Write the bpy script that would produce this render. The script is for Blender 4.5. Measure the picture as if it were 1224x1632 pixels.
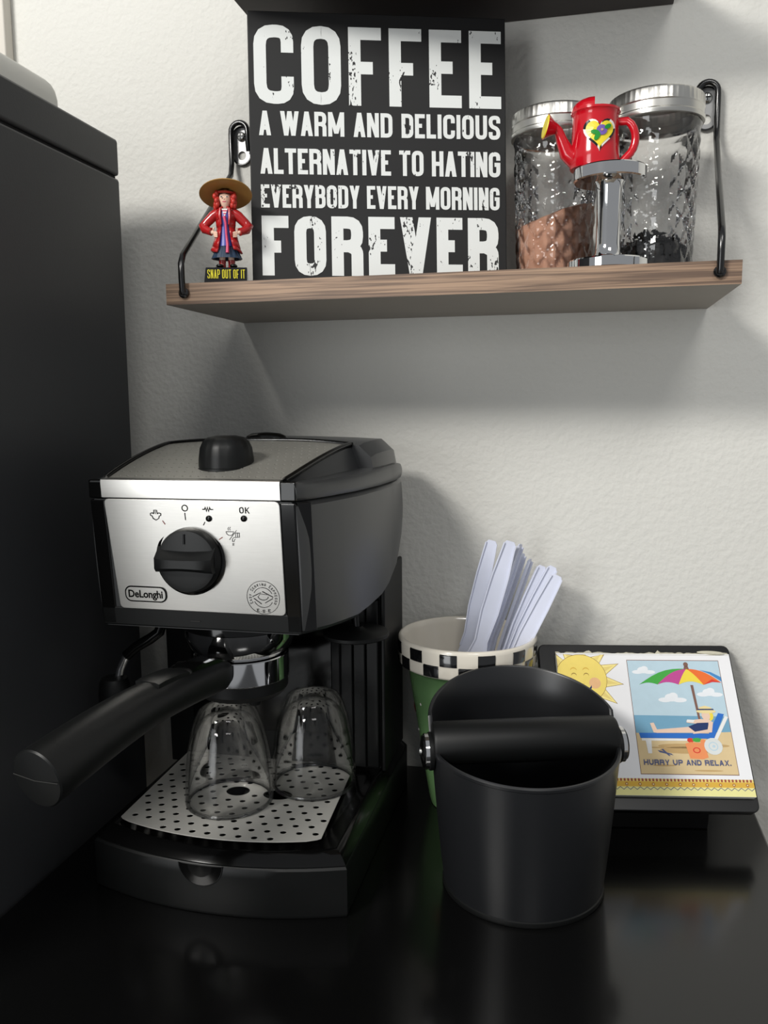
import bpy, bmesh, math, random
from mathutils import Vector, Matrix, noise
from mathutils.geometry import delaunay_2d_cdt
PI = math.pi
random.seed(4)
for o in list(bpy.data.objects): bpy.data.objects.remove(o)
SC = bpy.context.scene
COL = SC.collection

# ---------------------------------------------------------------- camera
cd = bpy.data.cameras.new('camera'); cam = bpy.data.objects.new('camera', cd); COL.objects.link(cam)
cd.sensor_fit = 'VERTICAL'; cd.sensor_height = 36.0; cd.sensor_width = 27.0
cd.lens = 1340 * 36.0 / 1632; cd.clip_start = 0.02; cd.clip_end = 30
cam.matrix_world = Matrix(((0.974965, -0.020706, 0.221392, 0.0),
                           (0.222217, 0.126260, -0.966788, -0.78),
                           (-0.007934, 0.991781, 0.127700, 0.368),
                           (0, 0, 0, 1)))
SC.camera = cam
# ---------------------------------------------------------------- world, lights, exposure
w = bpy.data.worlds.new('room_light'); SC.world = w; w.use_nodes = True
w.node_tree.nodes['Background'].inputs[0].default_value = (0.93, 0.96, 1.0, 1)
w.node_tree.nodes['Background'].inputs[1].default_value = 0.34

def area(name, loc, target, sx, sy, energy, color):
    l = bpy.data.lights.new(name, 'AREA'); l.shape = 'RECTANGLE'; l.size = sx; l.size_y = sy
    l.energy = energy; l.color = color
    o = bpy.data.objects.new(name, l); COL.objects.link(o); o.location = loc
    o.rotation_euler = (Vector(target) - Vector(loc)).to_track_quat('-Z', 'Y').to_euler()
    return o
area('ceiling_lamp', (-1.0, -1.7, 1.40), (-0.05, 0.0, 0.30), 0.55, 0.28, 32, (1.0, 0.975, 0.93))
area('window_daylight', (-1.15, -2.3, 0.25), (-0.15, -0.1, 0.25), 0.75, 1.3, 15, (0.97, 0.99, 1.0))
area('ceiling_lamp', (0.45, -1.7, 1.75), (0.0, 0.0, 0.3), 0.60, 0.30, 9, (1.0, 0.985, 0.95))
SC.view_settings.view_transform = 'Standard'; SC.view_settings.look = 'None'
SC.view_settings.gamma = 1.0; SC.view_settings.use_curve_mapping = False
SC.view_settings.exposure = 0.0

# ---------------------------------------------------------------- materials
def sl(c):
    return tuple(((v / 255) / 12.92 if v / 255 <= .04045 else ((v / 255 + .055) / 1.055) ** 2.4) for v in c)
def mat(name, col, rough=.5, metal=0., srgb=True, noise_amt=0., nscale=40., bump=0., bscale=200., bdist=.001, coat=0., spec=.5, stretch=None, aniso=0.):
    m = bpy.data.materials.new(name); m.use_nodes = True; nt = m.node_tree; N = nt.nodes; L = nt.links
    b = N['Principled BSDF']; c = sl(col) if srgb else col
    b.inputs['Base Color'].default_value = (*c, 1); b.inputs['Roughness'].default_value = rough
    b.inputs['Metallic'].default_value = metal; b.inputs['Specular IOR Level'].default_value = spec
    b.inputs['Coat Weight'].default_value = coat; b.inputs['Coat Roughness'].default_value = .08
    b.inputs['Anisotropic'].default_value = aniso
    tc = N.new('ShaderNodeTexCoord'); mp = N.new('ShaderNodeMapping'); L.new(tc.outputs['Object'], mp.inputs[0])
    if stretch: mp.inputs['Scale'].default_value = stretch
    n = N.new('ShaderNodeTexNoise'); n.inputs['Scale'].default_value = nscale; n.inputs['Detail'].default_value = 4
    L.new(mp.outputs[0], n.inputs['Vector'])
    r = N.new('ShaderNodeMix'); r.data_type = 'RGBA'
    a2 = max(noise_amt, .03)
    r.inputs[6].default_value = (*[v * (1 - a2) for v in c], 1); r.inputs[7].default_value = (*[min(1, v * (1 + a2)) for v in c], 1)
    L.new(n.outputs['Fac'], r.inputs[0]); L.new(r.outputs[2], b.inputs['Base Color'])
    if bump > 0:
        n2 = N.new('ShaderNodeTexNoise'); n2.inputs['Scale'].default_value = bscale; n2.inputs['Detail'].default_value = 3
        L.new(mp.outputs[0], n2.inputs['Vector'])
        bp = N.new('ShaderNodeBump'); bp.inputs['Strength'].default_value = bump; bp.inputs['Distance'].default_value = bdist
        L.new(n2.outputs['Fac'], bp.inputs['Height']); L.new(bp.outputs[0], b.inputs['Normal'])
    return m
M = {}
M['wall'] = mat('painted_plaster_wall', (213, 212, 206), .85, bump=.5, bscale=170, bdist=.0022, noise_amt=.015, nscale=8)
M['trim'] = mat('white_trim_paint', (205, 200, 190), .6)
M['table'] = mat('black_lacquered_wood', (10, 10, 10), .17, bump=.02, bscale=60, bdist=.001, spec=.5)
M['fridge'] = mat('charcoal_fridge_enamel', (54, 55, 57), .42, bump=.15, bscale=900, bdist=.0004)
M['fridge_gap'] = mat('dark_seam', (10, 10, 10), .8)
M['whiteplastic'] = mat('white_plastic_bin', (214, 213, 205), .5)
M['wood'] = mat('walnut_laminate_edge', (140, 106, 82), .55)
M['laminate'] = mat('grey_brown_laminate_underside', (150, 143, 134), .6)
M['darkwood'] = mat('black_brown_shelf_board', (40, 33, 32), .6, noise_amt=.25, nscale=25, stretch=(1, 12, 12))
M['blackmetal'] = mat('black_enamel_wire', (12, 12, 12), .22, spec=.7)
M['greymetal'] = mat('grey_cast_plate', (150, 150, 150), .4, .6)
M['chrome'] = mat('polished_chrome', (215, 215, 215), .06, 1.)
M['screw'] = mat('zinc_screw', (190, 190, 188), .25, 1.)
M['signblack'] = mat('black_painted_sign_board', (14, 14, 15), .65, noise_amt=.25, nscale=30, stretch=(1, 1, 9))
M['signedge'] = mat('black_sign_edge', (20, 20, 21), .7, noise_amt=.3, nscale=20)
M['plastic'] = mat('matte_black_plastic', (17, 18, 18), .40, spec=.25, bump=.08, bscale=1500, bdist=.0002)
M['flank'] = mat('charcoal_plastic_flank', (56, 57, 58), .30, bump=.08, bscale=1500, bdist=.0002)
M['gloss'] = mat('gloss_black_plastic', (7, 7, 7), .12, spec=.32)
M['rubber'] = mat('black_rubber', (13, 14, 14), .48, spec=.3, bump=.05, bscale=800, bdist=.0002)
M['steel'] = mat('brushed_steel_panel', (202, 200, 195), .33, 1., noise_amt=.06, nscale=60, stretch=(1, 30, 30), bump=.05, bscale=90, bdist=.0003)
M['grille'] = mat('brushed_steel_grille', (215, 213, 206), .5, .55, noise_amt=.05, nscale=60, stretch=(1, 30, 30))
M['topplate'] = mat('perforated_steel_plate', (170, 168, 160), .38, .6, noise_amt=.05)
M['well_shade'] = mat('painted_well_shade', (4, 4, 4), 1.0, spec=0.)  # shade below the grille, put into a flat black
M['print'] = mat('black_print', (10, 10, 10), .9, spec=.1)
M['greyprint'] = mat('grey_print', (50, 50, 49), .9, spec=.1)
M['redprint'] = mat('red_print', (120, 50, 45), .5)
M['knock'] = mat('satin_black_plastic_bucket', (25, 26, 28), .34, bump=.04, bscale=1200, bdist=.0002)
M['glaze'] = mat('cream_glaze', (226, 219, 205), .15, coat=.5)
M['glazeblack'] = mat('black_glaze', (16, 16, 17), .12, coat=.5)
M['glazegreen'] = mat('green_glaze', (92, 126, 82), .2, coat=.4, noise_amt=.12, nscale=30)
M['glazered'] = mat('red_glaze', (150, 25, 35), .2, coat=.4)
M['cutlery'] = mat('white_cutlery_plastic', (214, 218, 234), .3)
M['paper'] = mat('white_paper', (240, 240, 242), .8)
M['papedge'] = mat('paper_edges', (215, 216, 205), .9, noise_amt=.1, nscale=100, stretch=(1, 1, 30))
M['glue'] = mat('torn_glue_paper', (205, 200, 180), .9, noise_amt=.15, nscale=200)
M['board'] = mat('satin_black_wooden_holder', (11, 11, 12), .4)
M['red'] = mat('red_glazed_ceramic', (190, 14, 30), .16, coat=.6, noise_amt=.08, nscale=60)
M['yellow'] = mat('yellow_glaze', (232, 212, 50), .3)
M['purple'] = mat('purple_glaze', (112, 88, 170), .3)
M['gold'] = mat('pale_gold_dot', (190, 150, 130), .3)
M['green'] = mat('green_leaf_glaze', (30, 140, 50), .25)
M['lid'] = mat('tin_jar_lid', (205, 203, 197), .3, 1.)
M['cocoa'] = mat('cocoa_powder', (182, 138, 114), .95, noise_amt=.12, nscale=120, bump=.4, bscale=400, bdist=.001)
M['beans'] = mat('dark_loose_tea', (22, 20, 20), .6, noise_amt=.4, nscale=300)
M['skin'] = mat('painted_skin', (236, 200, 178), .4)
M['coat'] = mat('red_painted_coat', (170, 30, 32), .22, coat=.4, noise_amt=.15, nscale=90)
M['hair'] = mat('red_painted_hair', (186, 48, 38), .4, noise_amt=.25, nscale=200)
M['hat'] = mat('tan_painted_straw', (176, 134, 70), .45, noise_amt=.18, nscale=120)
M['navy'] = mat('navy_painted_skirt', (38, 56, 78), .35, noise_amt=.15, nscale=90)
M['blue'] = mat('blue_painted_vest', (64, 72, 160), .35)
M['scarf'] = mat('pink_painted_scarf', (206, 60, 100), .35)
M['white'] = mat('white_paint', (232, 226, 220), .4)
M['yellowprint'] = mat('yellow_lettering', (226, 214, 40), .5)
def flat(name, c, r=.8): M[name] = mat('print_' + name, c, r, noise_amt=.05, nscale=150)
for n_, c_ in dict(p_sky=(190, 214, 226), p_sea=(118, 168, 196), p_sand=(222, 198, 152), p_sandd=(196, 164, 112), p_cloud=(236, 240, 244), p_green=(70, 170, 70),
                   p_pink=(196, 76, 150), p_yel=(244, 220, 76), p_org=(240, 116, 52), p_blue=(44, 112, 200), p_blue2=(70, 140, 200), p_brown=(130, 96, 84),
                   p_navy=(34, 54, 104), p_skin=(238, 206, 184), p_hat=(240, 220, 160), p_bag=(240, 150, 96), p_shell=(222, 226, 224), p_sun=(246, 222, 118), p_sunray=(250, 232, 150),
                   p_blush=(238, 190, 140), p_line=(150, 120, 60), p_band=(236, 214, 130), p_bandd=(222, 178, 70), p_bandr=(160, 80, 60), p_cream=(238, 232, 160), p_text=(84, 92, 128), p_redd=(220, 60, 50), p_wht=(238, 238, 236)).items():
    flat(n_, c_)

# wood grain on the shelf edge
def grain(m, c1, c2, sc):
    nt = m.node_tree; N = nt.nodes; L = nt.links; b = N['Principled BSDF']
    tc = N.new('ShaderNodeTexCoord'); mp = N.new('ShaderNodeMapping'); mp.inputs['Scale'].default_value = sc
    L.new(tc.outputs['Object'], mp.inputs[0])
    n = N.new('ShaderNodeTexNoise'); n.inputs['Scale'].default_value = 6; n.inputs['Detail'].default_value = 6; n.inputs['Distortion'].default_value = .6
    L.new(mp.outputs[0], n.inputs['Vector'])
    cr = N.new('ShaderNodeValToRGB'); cr.color_ramp.elements[0].position = .38; cr.color_ramp.elements[0].color = (*sl(c1), 1)
    cr.color_ramp.elements[1].position = .62; cr.color_ramp.elements[1].color = (*sl(c2), 1)
    L.new(n.outputs['Fac'], cr.inputs[0]); L.new(cr.outputs[0], b.inputs['Base Color'])
grain(M['wood'], (98, 78, 64), (160, 132, 108), (1.6, 30, 75))

# distressed white lettering
m = mat('distressed_white_lettering', (226, 228, 226), .7); M['letter'] = m
nt = m.node_tree; N = nt.nodes; L = nt.links; b = N['Principled BSDF']
tc = N.new('ShaderNodeTexCoord'); mp = N.new('ShaderNodeMapping'); mp.inputs['Scale'].default_value = (1.6, 1, .8)
L.new(tc.outputs['Object'], mp.inputs[0])
n = N.new('ShaderNodeTexNoise'); n.inputs['Scale'].default_value = 330; n.inputs['Detail'].default_value = 2; L.new(mp.outputs[0], n.inputs['Vector'])
n3 = N.new('ShaderNodeTexNoise'); n3.inputs['Scale'].default_value = 40; n3.inputs['Detail'].default_value = 1; L.new(mp.outputs[0], n3.inputs['Vector'])
mu = N.new('ShaderNodeMath'); mu.operation = 'MULTIPLY'; L.new(n.outputs['Fac'], mu.inputs[0]); L.new(n3.outputs['Fac'], mu.inputs[1])
cr = N.new('ShaderNodeValToRGB'); cr.color_ramp.elements[0].position = .385; cr.color_ramp.elements[0].color = (*sl((222, 225, 223)), 1)
cr.color_ramp.elements[1].position = .395; cr.color_ramp.elements[1].color = (*sl((40, 40, 41)), 1)
L.new(mu.outputs[0], cr.inputs[0]); L.new(cr.outputs[0], b.inputs['Base Color'])

def glassmat(name, edge=.35, tint=(1, 1, 1), rough=.0, refr=0.0, boost=1.0):
    """thin clear glass: clear when seen face-on, reflective by Fresnel"""
    m = bpy.data.materials.new(name); m.use_nodes = True; nt = m.node_tree; N = nt.nodes; L = nt.links
    N.remove(N['Principled BSDF']); out = N['Material Output']
    tr = N.new('ShaderNodeBsdfTransparent'); gl = N.new('ShaderNodeBsdfGlossy'); gl.inputs['Roughness'].default_value = rough
    fr = N.new('ShaderNodeFresnel'); fr.inputs['IOR'].default_value = 1.5
    lw = N.new('ShaderNodeLayerWeight'); lw.inputs['Blend'].default_value = edge
    cr = N.new('ShaderNodeValToRGB'); cr.color_ramp.elements[0].position = 0; cr.color_ramp.elements[0].color = (*[.97 * t for t in tint], 1)
    cr.color_ramp.elements[1].position = 1; cr.color_ramp.elements[1].color = (.93, .935, .93, 1)
    L.new(lw.outputs['Facing'], cr.inputs[0])
    base = tr.outputs[0]; L.new(cr.outputs[0], tr.inputs[0])
    if refr > 0:
        rf = N.new('ShaderNodeBsdfRefraction'); rf.inputs['IOR'].default_value = 1.2; rf.inputs['Roughness'].default_value = 0
        mr = N.new('ShaderNodeMixShader'); mr.inputs[0].default_value = refr
        L.new(tr.outputs[0], mr.inputs[1]); L.new(rf.outputs[0], mr.inputs[2]); base = mr.outputs[0]
    mm = N.new('ShaderNodeMath'); mm.operation = 'MULTIPLY'; mm.inputs[1].default_value = boost; mm.use_clamp = True
    L.new(fr.outputs[0], mm.inputs[0])
    mx = N.new('ShaderNodeMixShader'); L.new(mm.outputs[0], mx.inputs[0]); L.new(base, mx.inputs[1]); L.new(gl.outputs[0], mx.inputs[2])
    L.new(mx.outputs[0], out.inputs[0])
    return m
M['glass'] = glassmat('clear_tumbler_glass', .3, boost=.55)
M['jarglass'] = glassmat('quilted_jar_glass', .3, refr=.12, boost=1.5)

# ---------------------------------------------------------------- mesh helpers
class MB:
    def __init__(s): s.v = []; s.f = []; s.m = []; s.cur = 0
    def mat(s, i): s.cur = i; return s
    def add(s, vs, fs):
        o = len(s.v); s.v += [tuple(v) for v in vs]
        for f in fs: s.f.append([i + o for i in f]); s.m.append(s.cur)
        return s
    def box(s, x0, x1, y0, y1, z0, z1):
        return s.add([(x0, y0, z0), (x1, y0, z0), (x1, y1, z0), (x0, y1, z0), (x0, y0, z1), (x1, y0, z1), (x1, y1, z1), (x0, y1, z1)],
                     [(0, 3, 2, 1), (4, 5, 6, 7), (0, 1, 5, 4), (1, 2, 6, 5), (2, 3, 7, 6), (3, 0, 4, 7)])
    def loft(s, loops, cap=True, closed=False):
        n = len(loops[0]); o = len(s.v); vs = [p for l in loops for p in l]; fs = []
        K = len(loops)
        for i in range(K if closed else K - 1):
            a, b2 = i * n, ((i + 1) % K) * n
            for j in range(n): fs.append((a + j, a + (j + 1) % n, b2 + (j + 1) % n, b2 + j))
        if cap and not closed: fs.append(tuple(range(n))[::-1]); fs.append(tuple((K - 1) * n + j for j in range(n)))
        return s.add(vs, fs)
    def lathe(s, prof, c=(0, 0, 0), n=40, axis='z', sx=1, sy=1, cap=False):
        loops = []
        for r, h in prof:
            lp = []
            for k in range(n):
                a = 2 * PI * k / n; p, q = r * math.cos(a) * sx, r * math.sin(a) * sy
                lp.append({'z': (c[0] + p, c[1] + q, c[2] + h), 'x': (c[0] + h, c[1] + p, c[2] + q), 'y': (c[0] + p, c[1] + h, c[2] - q)}[axis])
            loops.append(lp)
        return s.loft(loops, cap)
    def tube(s, pts, r, n=10, cap=True, rs=None):
        pts = [Vector(p) for p in pts]; loops = []
        up = None
        for i, p in enumerate(pts):
            t = (pts[min(i + 1, len(pts) - 1)] - pts[max(i - 1, 0)]).normalized()
            if up is None:
                up = Vector((0, 0, 1)) if abs(t.z) < .9 else Vector((1, 0, 0))
            a = (up - t * up.dot(t)).normalized(); b2 = t.cross(a); up = a
            rr_ = rs[i] if rs else r
            loops.append([p + (a * math.cos(2 * PI * k / n) + b2 * math.sin(2 * PI * k / n)) * rr_ for k in range(n)])
        return s.loft(loops, cap)
    def sphere(s, c, rx, ry, rz, n=20, k=12):
        lp = []
        for i in range(k + 1):
            a = -PI / 2 + PI * i / k; rr_ = max(math.cos(a), .002)
            lp.append([(c[0] + rx * rr_ * math.cos(2 * PI * j / n), c[1] + ry * rr_ * math.sin(2 * PI * j / n), c[2] + rz * math.sin(a)) for j in range(n)])
        return s.loft(lp)
    def prism(s, poly, fn, t):
        """poly 2D -> fn(a,b,h) 3D, between h=0 and h=t"""
        n = len(poly)
        return s.add([fn(a, b_, 0) for a, b_ in poly] + [fn(a, b_, t) for a, b_ in poly],
                     [tuple(range(n))[::-1], tuple(range(n, 2 * n))] + [(j, (j + 1) % n, n + (j + 1) % n, n + j) for j in range(n)])
    def sheet(s, poly, fn, h=0):
        return s.add([fn(a, b_, h) for a, b_ in poly], [tuple(range(len(poly)))])
    def build(s, name, mats, parent=None, off=None, smooth=30, bevel=0, seg=2, sub=0, recalc=True):
        me = bpy.data.meshes.new(name)
        if off is None and parent is not None:
            r = parent
            while r.parent: r = r.parent
            off = r.location if r.get('_world') else (0, 0, 0)
            if parent is not r and parent.get('_own'): off = Vector(off) + parent.location
        ox, oy, oz = off if off is not None else (0, 0, 0)
        me.from_pydata([(x - ox, y - oy, z - oz) for x, y, z in s.v], [], s.f)
        for mt in (mats if isinstance(mats, (list, tuple)) else [mats]): me.materials.append(M[mt])
        me.polygons.foreach_set('material_index', s.m)
        if recalc:
            bm = bmesh.new(); bm.from_mesh(me); bmesh.ops.recalc_face_normals(bm, faces=bm.faces); bm.to_mesh(me); bm.free()
        me.update()
        if smooth:
            me.polygons.foreach_set('use_smooth', [True] * len(me.polygons)); me.set_sharp_from_angle(angle=math.radians(smooth))
        o = bpy.data.objects.new(name, me); COL.objects.link(o)
        if parent: o.parent = parent
        if bevel:
            md = o.modifiers.new('bevel', 'BEVEL'); md.width = bevel; md.segments = seg; md.limit_method = 'ANGLE'; md.angle_limit = math.radians(35)
            md.harden_normals = True
        if sub:
            md = o.modifiers.new('sub', 'SUBSURF'); md.levels = sub; md.render_levels = sub
        return o
def thing(name, label, cat, loc=(0, 0, 0), group=None, world=True, rot=None):
    o = bpy.data.objects.new(name, None); COL.objects.link(o); o.location = loc; o.empty_display_size = .02
    o['label'] = label; o['category'] = cat
    if world: o['_world'] = 1
    if group: o['group'] = group
    if rot: o.rotation_euler = rot
    return o
def tag(o, label, cat, group=None):
    o['label'] = label; o['category'] = cat
    if group: o['group'] = group
    return o
def struct(o): o['kind'] = 'structure'; return o

def arc(cx, cy, r, a0, a1, n, ry=None):
    ry = r if ry is None else ry
    return [(cx + r * math.cos(math.radians(a0 + (a1 - a0) * i / n)), cy + ry * math.sin(math.radians(a0 + (a1 - a0) * i / n))) for i in range(n + 1)]
def rrect(x0, x1, y0, y1, r, n=5):
    return arc(x1 - r, y0 + r, r, -90, 0, n) + arc(x1 - r, y1 - r, r, 0, 90, n) + arc(x0 + r, y1 - r, r, 90, 180, n) + arc(x0 + r, y0 + r, r, 180, 270, n)
def holed(outline, holes):
    """2D outline with holes -> (verts2d, tris)"""
    pts = [Vector(p) for p in outline]; faces = [list(range(len(pts)))]
    edges = [(i, (i + 1) % len(outline)) for i in range(len(outline))]
    for h in holes:
        o = len(pts); pts += [Vector(p) for p in h]; edges += [(o + i, o + (i + 1) % len(h)) for i in range(len(h))]
    v, e, f, *_ = delaunay_2d_cdt(pts, edges, [], 0, 1e-7)
    def inside(p, poly):
        c = False; j = len(poly) - 1
        for i in range(len(poly)):
            if (poly[i][1] > p[1]) != (poly[j][1] > p[1]) and p[0] < (poly[j][0] - poly[i][0]) * (p[1] - poly[i][1]) / (poly[j][1] - poly[i][1]) + poly[i][0]: c = not c
            j = i
        return c
    bb = [(min(p[0] for p in h), max(p[0] for p in h), min(p[1] for p in h), max(p[1] for p in h)) for h in holes]
    out = []
    for t in f:
        cx_ = sum(v[i][0] for i in t) / len(t); cy_ = sum(v[i][1] for i in t) / len(t)
        if not inside((cx_, cy_), outline): continue
        if any(b_[0] < cx_ < b_[1] and b_[2] < cy_ < b_[3] and inside((cx_, cy_), h) for h, b_ in zip(holes, bb)): continue
        out.append(tuple(t))
    return [(q[0], q[1]) for q in v], out
def add_holed(mb, outline, holes, fn, t):
    v, f = holed(outline, holes); n = len(v)
    cnt = {}
    for tri in f:
        for i in range(len(tri)):
            e = (tri[i], tri[(i + 1) % len(tri)]); cnt[e] = 1
    bd = [e for e in cnt if (e[1], e[0]) not in cnt]
    mb.add([fn(a, b_, 0) for a, b_ in v] + [fn(a, b_, t) for a, b_ in v],
           [tuple(reversed(x)) for x in f] + [tuple(i + n for i in x) for x in f] + [(a, b_, b_ + n, a + n) for a, b_ in bd])

# ---------------------------------------------------------------- condensed block lettering
def glyph(ch):
    """strokes: ('p', pts, closed, round) centre-line points in 0..1, ('d', x0,y0,x1,y1) slanted bars cut level"""
    P = lambda *a, c=False, r=1: ('p', a, c, r)
    D = lambda *a: ('d', *a)
    G = {
        'A': [D(0, 0, .5, 1), D(1, 0, .5, 1), P((.22, .27), (.78, .27), r=0)],
        'B': [P((0, 0), (0, 1), r=0), P((0, 1), (.96, 1), (.96, .53), (0, .53)), P((0, .53), (1, .53), (1, 0), (0, 0))],
        'C': [P((1, .68), (1, 1), (0, 1), (0, 0), (1, 0), (1, .32))],
        'D': [P((0, 0), (0, 1), r=0), P((0, 1), (1, 1), (1, 0), (0, 0))],
        'E': [P((1, 1), (0, 1), (0, 0), (1, 0), r=0), P((0, .52), (.86, .52), r=0)],
        'F': [P((1, 1), (0, 1), (0, -.0), r=0), P((0, .48), (.88, .48), r=0)],
        'G': [P((1, .70), (1, 1), (0, 1), (0, 0), (1, 0), (1, .5)), P((1, .5), (.5, .5), r=0)],
        'H': [P((0, 0), (0, 1), r=0), P((1, 0), (1, 1), r=0), P((0, .5), (1, .5), r=0)],
        'I': [P((.5, 0), (.5, 1), r=0)],
        'K': [P((0, 0), (0, 1), r=0), D(.1, .42, 1, 1), D(.35, .55, 1, 0)],
        'L': [P((0, 1), (0, 0), (1, 0), r=0)],
        'M': [P((0, 0), (0, 1), r=0), P((1, 0), (1, 1), r=0), D(.5, .12, 0, 1), D(.5, .12, 1, 1)],
        'N': [P((0, 0), (0, 1), r=0), P((1, 0), (1, 1), r=0), D(1, 0, 0, 1)],
        'O': [P((0, 0), (1, 0), (1, 1), (0, 1), c=True)],
        'P': [P((0, 0), (0, 1), r=0), P((0, 1), (1, 1), (1, .45), (0, .45))],
        'R': [P((0, 0), (0, 1), r=0), P((0, 1), (1, 1), (1, .5), (0, .5)), P((1, .0), (1, .42), (.6, .5))],
        'S': [P((1, .72), (1, 1), (0, 1), (0, .56), (1, .44), (1, 0), (0, 0), (0, .28))],
        'T': [P((.5, 0), (.5, 1), r=0), P((-.0, 1), (1., 1), r=0)],
        'U': [P((0, 1), (0, 0), (1, 0), (1, 1))],
        'V': [D(.5, 0, 0, 1), D(.5, 0, 1, 1)],
        'W': [D(.25, 0, 0, 1), D(.25, 0, .5, 1), D(.75, 0, .5, 1), D(.75, 0, 1, 1)],
        'X': [D(0, 0, 1, 1), D(1, 0, 0, 1)],
        'Y': [P((.5, 0), (.5, .45), r=0), D(.5, .38, 0, 1), D(.5, .38, 1, 1)],
    }
    return G[ch]
WID = {'I': 0.0, 'M': 1.35, 'W': 1.55, 'E': .84, 'F': .84, 'L': .8, 'T': .95}
def roundpath(p, closed, r):
    out = []; n = len(p)
    for i in range(n):
        if not closed and i in (0, n - 1): out.append(p[i]); continue
        a, b_, c = Vector(p[i - 1]), Vector(p[i]), Vector(p[(i + 1) % n])
        u, v = (a - b_), (c - b_); q = min(r, u.length * .5, v.length * .5); u.normalize(); v.normalize()
        s0, s1 = b_ + u * q, b_ + v * q
        for k in range(5):
            t = k / 4; out.append(tuple((1 - t) ** 2 * s0 + 2 * t * (1 - t) * b_ * 1.0 + t * t * s1))
    return out
def stroke(pts, sw, closed):
    """mitred ribbon quads"""
    n = len(pts); L_, R_ = [], []
    for i in range(n):
        p = Vector(pts[i])
        d0 = (p - Vector(pts[i - 1])) if (i > 0 or closed) else None
        d1 = (Vector(pts[(i + 1) % n]) - p) if (i < n - 1 or closed) else None
        d0 = d0.normalized() if d0 is not None and d0.length > 1e-9 else d1.normalized()
        d1 = d1.normalized() if d1 is not None and d1.length > 1e-9 else d0
        n0 = Vector((-d0.y, d0.x)); n1 = Vector((-d1.y, d1.x)); m_ = (n0 + n1); m_.normalize()
        k = sw / 2 / max(m_.dot(n1), .5)
        L_.append(tuple(p + m_ * k)); R_.append(tuple(p - m_ * k))
    q = []
    for i in range(n if closed else n - 1):
        j = (i + 1) % n; q.append([L_[i], R_[i], R_[j], L_[j]])
    return q
def letter_polys(ch, x, y, w_, h, sw):
    out = []
    for g in glyph(ch):
        if g[0] == 'p':
            pts = [(x + sw / 2 + px * (w_ - sw), y + sw / 2 + py * (h - sw)) for px, py in g[1]]
            if not g[2]:
                # push free ends of straight stems to the outer edge
                pts = list(pts)
                for e, nb in ((0, 1), (-1, -2)):
                    px, py = g[1][e]
                    dx, dy = pts[e][0] - pts[nb][0], pts[e][1] - pts[nb][1]
                    if abs(dy) > abs(dx) and py in (0, 1): pts[e] = (pts[e][0], y + (h if py == 1 else 0))
                    elif abs(dx) > abs(dy) and px in (0, 1) and ch in 'EFLTG': pts[e] = (x + (w_ if px == 1 else 0), pts[e][1])
            if g[3]: pts = roundpath(pts, g[2], w_ * .42)
            out += stroke(pts, sw, g[2])
        else:
            _, x0, y0, x1, y1 = g; hw = sw * .53
            X0 = x + hw + x0 * (w_ - 2 * hw); X1 = x + hw + x1 * (w_ - 2 * hw)
            out.append([(X0 - hw, y + y0 * h), (X0 + hw, y + y0 * h), (X1 + hw, y + y1 * h), (X1 - hw, y + y1 * h)])
    return out
def line_polys(text, x0, x1, y, h, sw, gap, space):
    """fit the text between x0 and x1"""
    units = 0; fixed = 0
    for i, ch in enumerate(text):
        if ch == ' ': fixed += space; continue
        if ch == '.': fixed += sw; continue
        k = WID.get(ch, 1.0)
        if ch == 'I': fixed += sw
        else: units += k
        if i < len(text) - 1 and text[i + 1] != ' ': fixed += gap
    lw = (x1 - x0 - fixed) / units; out = []; x = x0
    for i, ch in enumerate(text):
        if ch == ' ': x += space; continue
        if ch == '.':
            out.append([(x, y), (x + sw, y), (x + sw, y + sw), (x, y + sw)]); x += sw; continue
        w_ = sw if ch == 'I' else lw * WID.get(ch, 1.0)
        out.append((ch, letter_polys(ch, x, y, w_, h, sw))); x += w_
        if i < len(text) - 1 and text[i + 1] != ' ': x += gap
    return out
def put_text(mb, polys, fn, h=0):
    for it in polys:
        for k, q in enumerate(it[1] if isinstance(it, tuple) else [it]):
            mb.sheet(q, fn, h + k * 1.2e-6)

# ================================================================ SETTING
WY = 0.03      # wall plane
TX = 0.1642    # right edge of the table
mb = MB(); mb.box(-1.1, 1.3, WY, WY + .08, -.76, 1.7); struct(mb.build('wall_back', 'wall', smooth=0))
mb = MB(); mb.box(-1.3, 1.5, -2.6, WY + .08, -.80, -.76); o = mb.build('floor', 'trim', smooth=0); struct(o)
o.data.materials[0] = mat('beige_floor_tile', (150, 140, 125), .6)
mb = MB(); mb.box(-.80, -.571, WY - .014, WY - .0003, .45, 1.6); struct(mb.build('trim_1', 'trim', bevel=.002))

# ---- table: top, apron, legs
t = thing('table', 'glossy black table carrying the espresso machine and black bucket', 'table', (-.12, -.30, -.76))
mb = MB(); mb.box(-.402, TX, -.66, WY - .002, -.028, 0); mb.build('tabletop', 'table', t, bevel=.0025)
mb = MB(); mb.box(-.385, TX - .02, -.64, WY - .02, -.10, -.0285); mb.build('apron', 'table', t, bevel=.002)
for x in (-.36, TX - .045):
    for y in (-.615, WY - .045):
        mb = MB(); mb.box(x - .018, x + .018, y - .018, y + .018, -.76, -.1005); mb.build('leg', 'table', t, bevel=.002)

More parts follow.
